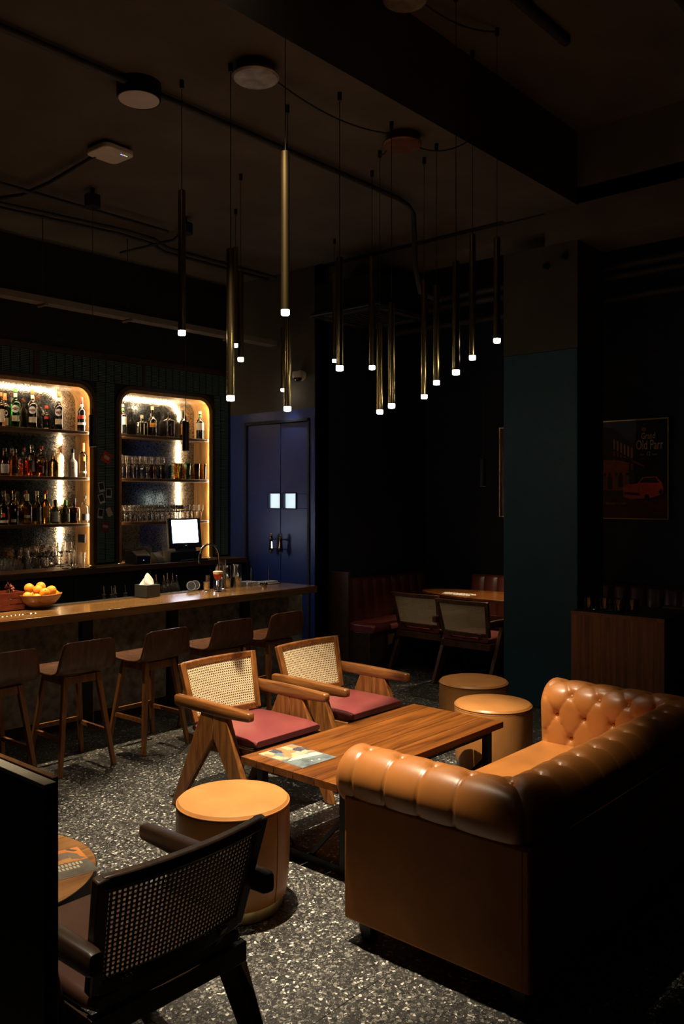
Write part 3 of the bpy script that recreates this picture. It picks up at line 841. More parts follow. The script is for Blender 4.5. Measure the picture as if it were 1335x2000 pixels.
def roll_piece(la, lb, name, e0=False, e1=False):
    n = int((lb - la) / .0068); EN, ER = 8, .05
    ext = [(la + (lb - la) * i / n, 0.0) for i in range(n + 1)]
    if e0: ext = [(la, -math.sin(k / EN * PI / 2)) for k in range(EN, 0, -1)] + ext
    if e1: ext = ext + [(lb, math.sin(k / EN * PI / 2)) for k in range(1, EN + 1)]
    rows = []
    for (l, e_) in ext:
        row = []; sc = .5 + .5 * math.sqrt(max(0, 1 - e_ * e_)) if e_ else 1.0
        for j in range(NS + 1):
            s = S0 + (S1 - S0) * j / NS
            o, z, nx_, nz_ = prof_pt(s)
            h = tuft(b_of(l), s)
            if e_: h = h * (1 - abs(e_)) - .006 * abs(e_)
            oo = o + nx_ * h; zz = z + nz_ * h
            if e_:
                oo *= sc; zz = .56 + (zz - .56) * sc if zz > .5 else zz
            x, y, _, _ = on_path(l, oo)
            row.append((x - OX, y + abs(e_) * ER - OY, zz))
        rows.append(row)
    mb = MB().grid(rows)
    for end, fl_ in ((0, e0), (-1, e1)):
        if fl_:
            r_ = rows[end]; cx = [sum(q[k] for q in r_) / len(r_) for k in range(3)]
            o_ = len(mb.v); mb.v += [tuple(cx)] + [tuple(q) for q in r_]
            mb.f += [(o_, o_ + 1 + j, o_ + 2 + j) for j in range(len(r_) - 1)]
    mb.build(name, 'tan_leather', sofa, sharp=85)
roll_piece(0, L1 + LA / 2, 'arm', e0=True)
roll_piece(L1 + LA / 2, L1 + LA * 1.5 + LB, 'backrest')
roll_piece(L1 + LA * 1.5 + LB, LT, 'arm', e1=True)
btn = MB().lathe([(0, -.006), (.010, -.005), (.0125, 0), (.010, .004), (.005, .0065), (0, .007)], 12).mesh('button', 'tan_leather')
for k in range(4):
    s = k * TB; o, z, nx_, nz_ = prof_pt(s)
    for q in range(20):
        b = q + .5 * (k % 2)
        l = l_of(b)
        if b > 19.2 or l < .02 or l > LT - .02 or (k > 1 and b < 15): continue
        if k > 0 and any(abs(l - c) < .16 for c in (L1 + LA / 2, L1 + LA * 1.5 + LB)): continue
        h = -.018
        x, y, dx, dy = on_path(l, o + nx_ * h)
        n_ = Vector((dx * nx_, dy * nx_, nz_))
        share('button', btn, sofa, (x - OX, y - OY, z + nz_ * h), n_.to_track_quat('Z', 'Y').to_euler())
bd = MB()
bd.box(SX0 - OX, XA + .075 - OX, SY0 + .02 - OY, SY1 - OY, .085, .56)
bd.build('arm_panel', 'tan_panel', sofa, bevel=.012, seg=3)
MB().box(XF - .075 - OX, SX1 - OX, SY0 + .02 - OY, SY1 - OY, .085, .56).build('arm_panel', 'tan_panel', sofa, bevel=.012, seg=3)
MB().box(SX0 + .001 - OX, SX1 - .001 - OX, SY0 - OY, YK + .075 - OY, .085, .56).build('back_panel', 'tan_panel', sofa, bevel=.012, seg=3)
MB().box(XA + .07 - OX, XF - .07 - OX, YK + .06 - OY, SY1 - .01 - OY, .085, .29).build('seat_base', 'tan_panel', sofa, bevel=.012)
# seat cushion, slightly crowned
rows = []
NXc, NYc = 30, 16
cx0, cx1, cy0, cy1 = XA + .095 - OX, XF - .095 - OX, YK + .09 - OY, 2.20 - OY
def crown(a, b_): return .022 * (1 - (2 * a - 1) ** 6) * (1 - (2 * b_ - 1) ** 4)
top = [[(cx0 + (cx1 - cx0) * i / NXc, cy0 + (cy1 - cy0) * j / NYc, .405 + crown(i / NXc, j / NYc)) for i in range(NXc + 1)] for j in range(NYc + 1)]
cm = MB().grid(top)
edge = [top[0][i] for i in range(NXc + 1)] + [top[j][NXc] for j in range(1, NYc + 1)] + [top[NYc][i] for i in range(NXc - 1, -1, -1)] + [top[j][0] for j in range(NYc - 1, 0, -1)]
cxm, cym = (cx0 + cx1) / 2, (cy0 + cy1) / 2
def out(pt, g, z): 
    ex = max(-1, min(1, (pt[0] - cxm) / (cx1 - cx0) * 2)); ey = max(-1, min(1, (pt[1] - cym) / (cy1 - cy0) * 2))
    return (pt[0] + g * (1 if ex > .999 else -1 if ex < -.999 else 0), pt[1] + g * (1 if ey > .999 else -1 if ey < -.999 else 0), z)
rings = [edge, [out(q, .012, .398) for q in edge], [out(q, .018, .382) for q in edge], [out(q, .018, .32) for q in edge], [out(q, .008, .295) for q in edge]]
cm.grid(rings, closed=True)
cu = cm.build('seat_cushion', 'tan_leather', sofa, sharp=60)
for sx in (SX0 + .07, SX1 - .07):
    for sy in (SY0 + .07, SY1 - .07):
        MB().lathe([(0, 0), (.028, 0), (.038, .05), (.042, .088), (0, .088)], 4, (sx - OX, sy - OY, 0), rot=PI / 4).build('foot', 'black_plastic', sofa)

# ---- cane armchairs
def make_chair(label, group, TK='teak', TKY='teak_y', CANE='cane', SEAT='wine_leather'):
    t = thing('cane_armchair', label, 'armchair', (0, 0, 0), 0, group)
    ZB, ZT, YBt, YTp, HB, HT, BOW = .475, .765, -.225, -.298, .236, .262, .030
    def bp(s, q, dy=0.0):
        return Vector((s * (HB + (HT - HB) * q), YBt + (YTp - YBt) * q - BOW * (1 - s * s) + dy, ZB + (ZT - ZB) * q))
    def rail(q, hz, hy, name):
        secs = []
        for k in range(13):
            c = bp(-1 + 2 * k / 12, q)
            secs.append([(c.x, c.y - hy, c.z - hz), (c.x, c.y + hy, c.z - hz), (c.x, c.y + hy, c.z + hz), (c.x, c.y - hy, c.z + hz)])
        MB().sweep(secs).build(name, TKY, t, bevel=.005)
    rail(1.0, .018, .014, 'top_rail'); rail(.0, .020, .014, 'bottom_rail')
    for s in (-1, 1):
        a, b_ = bp(s, -.05), bp(s, 1.055)
        MB().beam(a, b_, .018, .0155).build('stile', TK, t, bevel=.005)
    NX_, NZ_ = 34, 19
    cv = MB(); hole = .225; ch = .11
    for i in range(NX_):
        for j in range(NZ_):
            def P(a, b_):
                return bp((-1 + 2 * (i + a) / NX_) * .935, .06 + .88 * (j + b_) / NZ_, .004)
            q = [P(0, 0), P(1, 0), P(1, 1), P(0, 1)]
            h0, h1 = hole, 1 - hole
            oc = [P(h0 + ch, h0), P(h1 - ch, h0), P(h1, h0 + ch), P(h1, h1 - ch), P(h1 - ch, h1), P(h0 + ch, h1), P(h0, h1 - ch), P(h0, h0 + ch)]
            cv.add(q + oc, [(0, 1, 5, 4), (1, 6, 5), (1, 2, 7, 6), (2, 8, 7), (2, 3, 9, 8), (3, 10, 9), (3, 0, 11, 10), (0, 4, 11)])
    cv.build('cane_panel', CANE, t, solid=.0022)
    for s in (-1, 1):
        x = s * .286; secs = []
        for k, (y, hw, hz, z) in enumerate(((-.315, .018, .026, .585), (-.305, .021, .031, .585), (-.1, .0225, .034, .583), (.1, .0235, .032, .581), (.275, .0235, .0245, .583), (.288, .021, .022, .583), (.293, .015, .016, .583))):
            sec = []
            for m_ in range(14):
                an = 2 * PI * m_ / 14; ca, sa = math.cos(an), math.sin(an)
                e_ = .42
                sec.append((x + hw * math.copysign(abs(ca) ** e_, ca), y, z + hz * math.copysign(abs(sa) ** e_, sa)))
            secs.append(sec)
        MB().sweep(secs).build('arm', TKY, t, sharp=50)
        xi, xo = (x - .019, x + .019)
        MB().prism([(.012, .558), (.115, .558), (.345, 0), (.288, 0), (.012, .43)], 'x', xi, xo).build('leg', TK, t, bevel=.006)
        MB().prism([(.0119, .558), (-.085, .558), (-.345, 0), (-.29, 0), (.0119, .43)], 'x', xi, xo).build('leg', TK, t, bevel=.006)
        MB().beam((s * .25, -.23, .375), (s * .25, .25, .375), .013, .030).build('seat_rail', TKY, t, bevel=.003)
        MB().tube([(s * .26, -.02, .375), (s * .275, -.02, .375)], .012, 8).build('peg', TK, t)
    for y in (-.232, .252): MB().beam((-.262, y, .375), (.262, y, .375), .013, .030).build('seat_rail', TKY, t, bevel=.003)
    # cushion
    secs = []
    for k in range(9):
        q = k / 8; y = -.238 + .515 * q; pin = .010 * (abs(2 * q - 1) ** 8)
        sec = []
        for (x_, z_) in rrect(0, .430, .50 - 2 * pin, .052 - 1.6 * pin, .018, 4):
            sec.append((x_, y, z_ + (.008 * (1 - (x_ / .25) ** 2) * (1 - (2 * q - 1) ** 4) if z_ > .43 else 0)))
        secs.append(sec)
    MB().sweep(secs).build('seat_cushion', SEAT, t, bevel=.006, sharp=60)
    for s in (-1, 1):
        MB().beam((s * .15, -.21, .40), (s * .16, -.255, .49), .014, .011).build('back_support', TK, t)
    return t
CG = 'teak armchairs with cane backs and wine red seats'
ch = make_chair('cane back armchair with a wine red seat, nearer of two at the coffee table', CG)
ch.location = (3.235, 3.49, 0); ch.rotation_euler = (0, 0, PI)
copy_tree(ch, (3.97, 3.48, 0), PI, 'cane back armchair with a wine red seat, further of two at the coffee table')
fc = make_chair('dark cane armchair seen from behind in the foreground', CG, 'dark_chair_wood', 'dark_chair_wood', 'dark_cane', 'brown_leather')  # darker wood, cane and seat than the other armchairs
fc.location = (1.43, 2.10, 0)
rc = make_chair('cane armchair at the oval table, nearer the teal pillar', CG, 'walnut_z', 'walnut_z')
rc.location = (6.74, 4.235, 0); rc.rotation_euler = (0, 0, -PI / 2)
copy_tree(rc, (6.90, 4.87, 0), -PI / 2, 'cane armchair at the oval table, nearer the navy door')

# ---- coffee table
t = thing('coffee_table', 'plank topped coffee table on black steel legs beside the sofa', 'coffee table', (3.505, 2.80, 0))
ys = [-.315, -.175, -.04, .085, .205, .315]
for a, b_ in zip(ys[:-1], ys[1:]):
    MB().box(-.705, .705, a + .0016, b_ - .0016, .405 + random.uniform(-.0006, .0006), .44 + random.uniform(-.0008, .0004)).build('plank', 'table_wood', t, bevel=.002)
for sx in (-1, 1):
    x = sx * .60
    for sy in (-1, 1):
        MB().box(x - .02, x + .02, sy * .27 - .02, sy * .27 + .02, 0, .403).build('leg', 'black_metal', t, bevel=.002)
    MB().box(x - .019, x + .019, -.25, .25, .002, .04).build('foot_rail', 'black_metal', t, bevel=.002)
    MB().box(x - .019, x + .019, -.25, .25, .37, .403).build('top_rail', 'black_metal', t, bevel=.002)
    for sy in (-1, 1):
        MB().beam((x, sy * .245, .23), (x, sy * .06, .035), .009, .009).build('brace', 'black_metal', t)
for sy in (-1, 1): MB().box(-.58, .58, sy * .27 - .012, sy * .27 + .012, .375, .403).build('side_rail', 'black_metal', t)

def magazine(loc, rz, w_, h_, label, pic, sky, side):
    t = thing('magazine', label, 'magazine', loc, rz)
    MB().box(-w_ / 2, w_ / 2, -h_ / 2, h_ / 2, 0, .004).build('pages', 'paper_white', t)
    MB().box(-w_ / 2, w_ / 2, -h_ * .02, h_ / 2, .0041, .0046).build('cover_picture', pic, t)
    MB().box(-w_ / 2, w_ / 2, -h_ / 2, -h_ * .02, .0041, .0046).build('cover_sky', sky, t)
    return t
mg = magazine((2.98, 2.905, .4408), math.radians(-2), .225, .315, 'glossy magazine with a colourful cover on the coffee table', 'magazine_print', 'magazine_sky', 1)
MB().prism([(-.10, -.035), (.10, -.075), (.10, -.025), (-.02, -.005)], 'z', .0047, .0049).build('cover_band', 'label_cream', mg)
MB().lathe([(0, .0047), (.006, .0047), (.006, .005), (0, .005)], 12, (.03, -.12, 0)).build('cover_dot', 'label_white', mg)
MB().lathe([(0, .0047), (.004, .0047), (.004, .005), (0, .005)], 12, (-.01, -.11, 0)).build('cover_dot', 'label_white', mg)

# ---- pouffes
def make_pouffe(label):
    t = thing('pouffe', label, 'pouffe', (0, 0, 0), 0, 'round tan leather pouffes')
    MB().lathe([(0, .002), (.205, .002), (.207, .004), (.207, .052), (0, .052)], 48).build('base_ring', 'gold', t)
    MB().lathe([(.19, .05), (.213, .051), (.222, .06), (.231, .12), (.2365, .22), (.2375, .32), (.236, .40), (.2345, .425), (.232, .430)], 56).build('side', 'tan_pouffe', t)
    MB().lathe([(.232, .428), (.233, .434), (.226, .443), (.20, .449), (.12, .453), (0, .454)], 56).build('top', 'tan_pouffe', t)
    ring = MB(); ring.tube([(.2345 * math.cos(2 * PI * k / 64), .2345 * math.sin(2 * PI * k / 64), .431) for k in range(65)], .0028, 6, caps=False); ring.build('piping', 'tan_pouffe', t)
    stm = MB()
    for k in range(150):
        an = 2 * PI * k / 150; stm.cbox((.2368 * math.cos(an), .2368 * math.sin(an), .421), (.0012, .005, .0016), an)
    tag(stm.build('stitching', 'thread', t), kind='stuff')
    sm = MB(); zz = [.06, .12, .22, .32, .40, .424]; rr = [.2232, .232, .2372, .2382, .2367, .2355]
    an = math.radians(-83)
    sm.tube([((r_) * math.cos(an), r_ * math.sin(an), z) for r_, z in zip(rr, zz)], .0016, 5); sm.build('seam', 'thread', t)
    return t
po = make_pouffe('tan leather pouffe with gold base ring in front of the near sofa arm')
po.location = (2.39, 2.705, 0); 
copy_tree(po, (4.55, 2.76, 0), 1.0, 'tan leather pouffe just beyond the far end of the coffee table')
copy_tree(po, (5.02, 3.20, 0), 2.2, 'dim tan pouffe behind the other one, beside the teal pillar')

# ---- small round table with menu
t = thing('side_table', 'low round wooden side table behind the dark partition', 'side table', (1.33, 2.79, 0))
yy = [-.385, -.225, -.075, .075, .225, .385]
for a, b_ in zip(yy[:-1], yy[1:]):
    a2, b2 = a + .001, b_ - .001; n_ = 10; poly = []
    for k in range(n_ + 1):
        y = a2 + (b2 - a2) * k / n_; poly.append((math.sqrt(max(0, .385 ** 2 - y * y)), y))
    for k in range(n_ + 1):
        y = b2 - (b2 - a2) * k / n_; poly.append((-math.sqrt(max(0, .385 ** 2 - y * y)), y))
    q = []
    for p_ in poly:
        if not q or math.hypot(p_[0] - q[-1][0], p_[1] - q[-1][1]) > 1e-5: q.append(p_)
    MB().prism(q, 'z', .415, .44).build('plank', 'side_table_wood', t)
MB().lathe([(.372, .385), (.388, .385), (.388, .4392), (.386, .4392), (.386, .414), (.372, .414)] + [(.372, .385)], 56).build('rim', 'black_metal', t)
for k in range(3):
    an = math.radians(20 + 120 * k)
    MB().beam((.26 * math.cos(an), .26 * math.sin(an), .39), (.33 * math.cos(an), .33 * math.sin(an), 0), .016, .016, .012, .012).build('leg', 'black_metal', t)
mn = magazine((1.505, 2.665, .441), math.radians(-14), .30, .225, 'printed menu lying on the round side table', 'menu_print', 'menu_sky', 1)
lt = MB()
for k in range(9): lt.box(.015 + k * .0125, .023 + k * .0125, -.035, -.012, .0047, .0049)
for k in range(6): lt.box(.035 + k * .0125, .043 + k * .0125, -.062, -.042, .0047, .0049)
lt.build('cover_title', 'label_cream', mn)
MB().lathe([(0, .0047), (.010, .0047), (.010, .0049), (0, .0049)], 14, (-.09, -.085, 0)).build('cover_dot', 'label_amber', mn)

# ---- dark partition in the left foreground
t = thing('booth_partition', 'tall black partition with a pale top edge at the lower left', 'partition', (.787, 2.3, 0))
MB().box(-.012, .010, -.93, 1.1, 0, 1.192).build('board', 'black_paint', t)
MB().box(-.0125, .0105, -.931, 1.1, 1.192, 1.2).build('top_edge', 'cream_edge', t, bevel=.001)
MB().box(.018, .030, -.905, 1.1, .3, 1.199).build('inner_board', 'teak_y', t, bevel=.001)
MB().box(.010, .018, -.90, 1.1, .3, 1.18).build('spacer', 'black_paint', t)
# ================================================================== REAR SEATING
t = thing('oval_table', 'oval wooden table with white lettering between the rear chairs and booth', 'table', (7.30, 4.30, 0))
poly = [(.335 * math.cos(2 * PI * k / 48), .96 * math.sin(2 * PI * k / 48)) for k in range(48)]
MB().prism(poly, 'z', .71, .74).build('table_top', 'table_wood', t, bevel=.006)
MB().lathe([(0, .02), (.04, .03), (.04, .71), (0, .71)], 16, (0, .45, 0)).build('pedestal', 'black_metal', t)
MB().lathe([(0, .02), (.04, .03), (.04, .71), (0, .71)], 16, (0, -.45, 0)).build('pedestal', 'black_metal', t)
MB().prism(rrect(0, 0, .3, 1.3, .1), 'z', 0, .02).build('foot_plate', 'black_metal', t)
squiggle(t, (-.14, .45, .7405), .34, .05, 'paper_white', 9, lines=2, rz=-PI / 2, thick=.004)
mgr = magazine((7.12, 3.98, .7412), .5, .15, .21, 'small pinkish card lying on the oval table', 'magazine_print', 'magazine_print', 1)
def banquette(name, label, loc, rz, length, dep=.53, h=.88):
    """seat faces local -Y, back along local +Y"""
    t = thing('banquette', label, 'banquette', loc, rz)
    MB().box(0, length, -dep + .03, 0, 0, .39).build('base', 'dark_wood', t, bevel=.004)
    secs = []
    for k in range(2):
        x = k * length
        secs.append([(x, y, z) for y, z in rrect(-dep / 2, .425, dep, .08, .03, 5)])
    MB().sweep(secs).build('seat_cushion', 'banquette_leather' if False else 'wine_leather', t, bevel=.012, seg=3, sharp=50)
    n_ = int(length / .155); wch = length / n_
    for k in range(n_):
        rows = []
        for a in range(7):
            q = a / 6; x = k * wch + .001 + (wch - .002) * q; bul = .03 * (1 - (2 * q - 1) ** 4)
            rows.append([(x, .06, .44), (x, -.035 - bul, .44), (x, -.03 - bul, .65), (x, -.015 - bul * .9, h - .03), (x, .005 - bul * .3, h), (x, .06, h)])
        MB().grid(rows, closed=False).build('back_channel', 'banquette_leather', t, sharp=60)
    MB().box(0, length, .06, .12, 0, h).build('back_board', 'dark_wood', t)
    return t
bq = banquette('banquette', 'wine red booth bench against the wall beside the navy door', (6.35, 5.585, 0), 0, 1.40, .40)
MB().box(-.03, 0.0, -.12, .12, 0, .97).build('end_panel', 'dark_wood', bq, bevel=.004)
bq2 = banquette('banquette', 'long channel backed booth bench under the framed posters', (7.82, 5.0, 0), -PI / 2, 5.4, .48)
# framed posters on the far wall; local x to the right in the picture (-Y), local y up, facing -X
def framed(loc, w_, h_, label):
    t = thing('framed_poster', label, 'poster', loc)
    t.rotation_euler = (PI / 2, 0, -PI / 2)
    f_ = MB(); b_ = .013
    f_.box(-w_ / 2, w_ / 2, h_ / 2 - b_, h_ / 2, -.004, .024); f_.box(-w_ / 2, w_ / 2, -h_ / 2, -h_ / 2 + b_ * .7, -.004, .024)
    f_.box(w_ / 2 - b_ * .9, w_ / 2, -h_ / 2 + b_ * .7, h_ / 2 - b_, -.004, .024); f_.box(-w_ / 2, -w_ / 2 + b_ * .9, -h_ / 2 + b_ * .7, h_ / 2 - b_, -.004, .024)
    f_.build('frame', 'gold', t)
    MB().box(-w_ / 2 + .008, w_ / 2 - .008, -h_ / 2 + .008, h_ / 2 - .008, 0, .006).build('sheet', 'poster_night', t)
    return t
t = framed((7.94, 3.275, 1.97), .68, .95, 'gold framed poster of a red car in front of a balconied house')
LAY = [0]
def art(poly, mat, name):
    LAY[0] += 1
    z = .0062 + LAY[0] * .00012
    MB().prism(poly, 'z', .006, z).build(name, mat, t)
art([(-.33, -.465), (.33, -.465), (.33, -.24), (.05, -.30), (-.12, -.24), (-.33, -.22)], 'poster_street', 'street')
art([(-.33, -.22), (-.33, .42), (-.20, .40), (.0, .22), (.0, -.05), (-.02, -.2), (-.12, -.24)], 'poster_dark', 'house_shade')
art([(-.30, .10), (-.30, -.20), (-.05, -.20), (-.05, .08)], 'poster_house', 'house_front')
for k in range(6):
    x = -.20 + k * .035; h0 = .30 - k * .018
    art([(x, h0 - .10), (x + .018, h0 - .11), (x + .018, h0 - .01), (x, h0)], 'poster_tan', 'shutter')
    art([(x, h0 - .21), (x + .018, h0 - .215), (x + .018, h0 - .125), (x, h0 - .115)], 'poster_house', 'shutter')
art([(-.33, .13), (-.02, .06), (.08, .02), (.08, .035), (-.02, .10), (-.33, .16)], 'poster_dark', 'balcony')
art([(-.02, .075), (.10, .02), (.11, .03), (-.02, .095)], 'poster_house', 'awning')
for k, x in enumerate((-.285, -.235, -.17, -.125, -.06, 0.0)):
    art([(x - .022, -.20 + .01 * k), (x + .022, -.20 + .01 * k), (x + .020, -.06), (x - .020, -.06)], 'poster_dark' if k % 2 else 'poster_skin', 'figure')
    art([(x + .013 * math.cos(2 * PI * a / 10), -.045 + .015 * math.sin(2 * PI * a / 10)) for a in range(10)], 'poster_dark', 'figure_head')
art([(-.10, -.255), (-.10, -.17), (-.06, -.145), (.04, -.135), (.09, -.075), (.22, -.07), (.27, -.13), (.285, -.18), (.28, -.235), (.16, -.275), (-.04, -.285)], 'poster_car', 'car_body')
art([(.055, -.13), (.10, -.085), (.21, -.08), (.25, -.13)], 'poster_dark', 'car_window')
art([(-.09, -.215), (.06, -.225), (.06, -.25), (-.09, -.24)], 'poster_dark', 'car_grille')
for cx, cy, r_ in ((.13, -.27, .034), (.262, -.215, .026)):
    art([(cx + r_ * .7 * math.cos(2 * PI * a / 14), cy + r_ * math.sin(2 * PI * a / 14)) for a in range(14)], 'poster_dark', 'car_wheel')
for cx, cy in ((-.085, -.185), (.075, -.195)):
    art([(cx + .014 * math.cos(2 * PI * a / 12), cy + .014 * math.sin(2 * PI * a / 12)) for a in range(12)], 'poster_tan', 'car_headlight')
art([(-.09, -.262), (.07, -.272), (.07, -.28), (-.09, -.27)], 'poster_tan', 'car_bumper')
art([(.10 + .02 * math.cos(2 * PI * a / 16), .375 + .02 * math.sin(2 * PI * a / 16)) for a in range(16)], 'moon_print', 'moon')
for body, size, x, y, sx in (('Grand', .085, .145, .285, .62), ('Old Parr', .130, .155, .185, .56), ('12', .055, .145, .125, .75), ('Aged', .022, .085, .132, .9), ('Years', .022, .205, .132, .9)):
    share('lettering', text_mesh(body, size, 'gold_print', sx=sx), t, (x, y, .0125))
squiggle(t, (-.17, -.335, .0125), .20, .022, 'gold_print', 3, name='small_lettering', thick=.002)
t = framed((7.94, 4.39, 1.97), .68, .95, 'second gold framed poster mostly hidden behind the teal pillar')
# service cabinet behind the sofa
t = thing('service_cabinet', 'narrow dark wooden service cabinet behind the far sofa arm', 'cabinet', (5.90, 2.44, 0))
xs = [-.27, -.27, .27]
for k in range(3):
    y0 = -.33 + k * .22
    MB().box(-.285, -.265, y0 + .0004, y0 + .2196, 0, .878).build('front_board', 'cabinet_wood', t)
MB().box(-.265, .27, -.33, .33, 0, .878).build('body', 'dark_wood', t)
MB().box(-.287, .272, -.332, .332, .88, .9).build('top', 'black_plastic', t, bevel=.002)
MB().box(-.2875, -.2855, -.332, .332, .876, .9).build('edge_strip', 'cabinet_wood', t)
tum = MB().lathe([(0, 0), (.036, 0), (.040, .004), (.043, .095), (.0405, .095), (.037, .014), (0, .012)], 24).mesh('tumbler', 'smoke_glass')
for k, (yy_, xx) in enumerate(((2.69, 5.75), (2.575, 5.76), (2.465, 5.74), (2.385, 5.78))):
    o = share('tumbler', tum, None, (xx, yy_, .9))
    tag(o, 'smoky tumbler upside on the dark service cabinet' if False else ('smoky tumbler on the service cabinet, nearest the pillar', 'smoky tumbler on the service cabinet, second from the pillar', 'smoky tumbler on the service cabinet, third from the pillar', 'smoky tumbler on the service cabinet, furthest from the pillar')[k], 'glass', 'tumblers on the service cabinet')
t = thing('low_partition', 'low dark brown partition right of the service cabinet', 'partition', (6.55, 1.5, 0))
MB().box(-.03, .03, -1.4, .95, 0, .84).build('board', 'dark_wood', t); MB().box(-.04, .04, -1.41, .96, .84, .87).build('cap', 'cabinet_wood', t, bevel=.003)

# ================================================================== THINGS ON THE BAR
t = thing('fruit_bowl', 'wide wooden bowl of oranges on the bar', 'bowl', (3.20, 5.74, .904))
MB().lathe([(0, 0), (.07, 0), (.085, .012), (.12, .035), (.15, .068), (.166, .100), (.160, .102), (.142, .070), (.11, .040), (.07, .022), (0, .018)], 40).build('bowl', 'bowl_wood', t)
og = MB()
pr = [(.036 * math.sin(PI * k / 12), -.035 * math.cos(PI * k / 12)) for k in range(13)]; pr[0] = (0, pr[0][1]); pr[-1] = (0, pr[-1][1])
om = og.lathe(pr, 20).mesh('orange', 'orange_peel')
oend = MB().lathe([(0, -.001), (.005, 0), (.003, .0015), (0, .001)], 8).mesh('stem_end', 'orange_end')
OR = [(-.105, -.035, .088, 'orange at the left end of the bowl'), (-.048, .040, .140, 'orange at the upper left of the heap in the bowl'), (.048, .052, .142, 'topmost orange at the back of the heap'),
      (.000, .005, .125, 'orange in the middle of the heap in the bowl'), (.012, -.070, .110, 'front centre orange in the bowl'), (.088, -.030, .118, 'orange at the right with its stalk end showing'),
      (.120, .045, .105, 'orange at the back right of the bowl'), (.125, -.005, .083, 'lowest orange at the right end of the bowl'), (-.055, -.075, .075, 'orange low at the front left, mostly inside the bowl'), (-.02, .08, .075, 'orange at the bottom back of the bowl'), (.04, .0, .055, 'orange buried in the middle of the bowl')]
for k, (x, y, z, l) in enumerate(OR):
    o = thing('orange', l, 'orange', (3.20 + x, 5.74 + y, .904 + z), 0, 'oranges in the wooden bowl')
    o.rotation_euler = (random.uniform(-1, 1), random.uniform(-1, 1), random.uniform(0, 6))
    share('fruit', om, o)
    share('stem_end', oend, o, (0, 0, .0345))
o = C.objects  # keep a short name free
t = thing('red_crate', 'small red slatted wooden crate at the left end of the bar', 'crate', (2.93, 5.80, .904))
for z in (.005, .048, .091):
    for sy in (-1, 1): MB().box(-.15, .15, sy * .09 - .005, sy * .09 + .005, z, z + .034).build('slat', 'red_wood', t)
    for sx in (-1, 1): MB().box(sx * .15 - .005, sx * .15 + .005, -.085, .085, z, z + .034).build('slat', 'red_wood', t)
for sx in (-1, 1):
    for sy in (-1, 1): MB().box(sx * .14 - .01, sx * .14 + .01, sy * .08 - .006, sy * .08 + .006, 0, .128).build('corner_post', 'red_wood', t)
MB().box(-.145, .145, -.085, .085, 0, .006).build('bottom', 'red_wood', t)
for k, (x, y, z, s_, l) in enumerate(((-.06, 0, .10, .05, 'green sprigs standing in the red crate'), (.09, .02, .10, .035, 'dark dried flowers in the red crate'))):
    b_ = thing('garnish', l, 'garnish', (2.93 + x, 5.80 + y, .915))
    mb = MB(); rnd = random.Random(k)
    for q in range(26):
        a, e_ = rnd.uniform(0, 6.28), rnd.uniform(.03, .15); r_ = rnd.uniform(.0, s_)
        px, py = r_ * math.cos(a), r_ * math.sin(a)
        mb.add([(px, py, e_), (px + .02 * math.cos(a), py + .02 * math.sin(a), e_ + .02), (px + .012 * math.cos(a + .9), py + .012 * math.sin(a + .9), e_ + .03), (px - .003, py, e_ + .02)], [(0, 1, 2, 3)])
    tag(mb.build('leaves', 'green_leaf' if k == 0 else 'red_wood', b_, solid=.001), kind='stuff')
    MB().tube([(0, 0, 0), (0, 0, .13)], .003, 5).build('stem', 'green_leaf', b_)
t = thing('tissue_box', 'square dark box with a white tissue standing out', 'tissue box', (4.135, 5.715, .904), math.radians(6))
MB().box(-.072, .072, -.072, .072, 0, .098).build('box', 'black_metal' if False else 'conduit', t, bevel=.003)
mb = MB(); rows = []
for j in range(9):
    q = j / 8; row = []
    for k in range(20):
        an = 2 * PI * k / 20; rr_ = (.058 * (1 - q) ** .8 + .004) * (1 + .16 * math.sin(3 * an + 5 * q)); 
        row.append((rr_ * math.cos(an) * 1.1, rr_ * math.sin(an) * .6, .097 + .092 * q))
    rows.append(row)
MB().grid(rows, closed=True).build('tissue', 'paper_white', t)
t = thing('cocktail', 'stemmed glass of red cocktail with pale foam on the bar', 'drink', (4.775, 5.60, .9))
MB().lathe([(0, 0), (.034, 0), (.035, .002), (.012, .006), (.0045, .012), (.004, .085), (.008, .092), (.018, .0985), (0, .0985)], 28).build('glass', 'clear_glass', t)
MB().lathe([(0, .0986), (.0195, .0995), (.0325, .1175), (.0395, .142), (.0402, .150), (0, .150)], 28).build('liquid', 'drink', t)
MB().lathe([(0, .1502), (.0402, .1502), (.0418, .170), (.036, .173), (0, .174)], 28).build('foam', 'foam', t)
def cup(name, label, loc, prof, mat, cat, group=None, part='body', n=24):
    t_ = thing(name, label, cat, loc, 0, group)
    MB().lathe(prof, n).build(part, mat, t_)
    return t_
cup('jigger', 'small steel jigger cup left of the cocktail', (4.70, 5.66, .9), [(0, 0), (.022, 0), (.023, .003), (.014, .012), (.014, .016), (.024, .028), (.030, .085), (.0285, .085), (.022, .03), (0, .024)], 'steel', 'jigger')
cup('bar_glass', 'tall slim shot glass behind the steel jigger', (4.76, 5.72, .9), [(0, 0), (.02, 0), (.022, .13), (.0205, .13), (.018, .012), (0, .012)], 'steel', 'glass')
t = cup('crystal_tumbler', 'cut crystal tumbler beside the cocktail holding a bar spoon', (4.86, 5.70, .9), [(0, 0), (.036, 0), (.038, .004), (.042, .095), (.0395, .095), (.0345, .012), (0, .010)], 'clear_glass', 'glass', n=12)
sp = thing('bar_spoon', 'steel bar spoon leaning in the crystal tumbler', 'spoon', (4.86, 5.70, .915))
MB().tube([(-.02, 0, 0), (.055, .02, .15)], .0025, 6).build('handle', 'steel', sp)
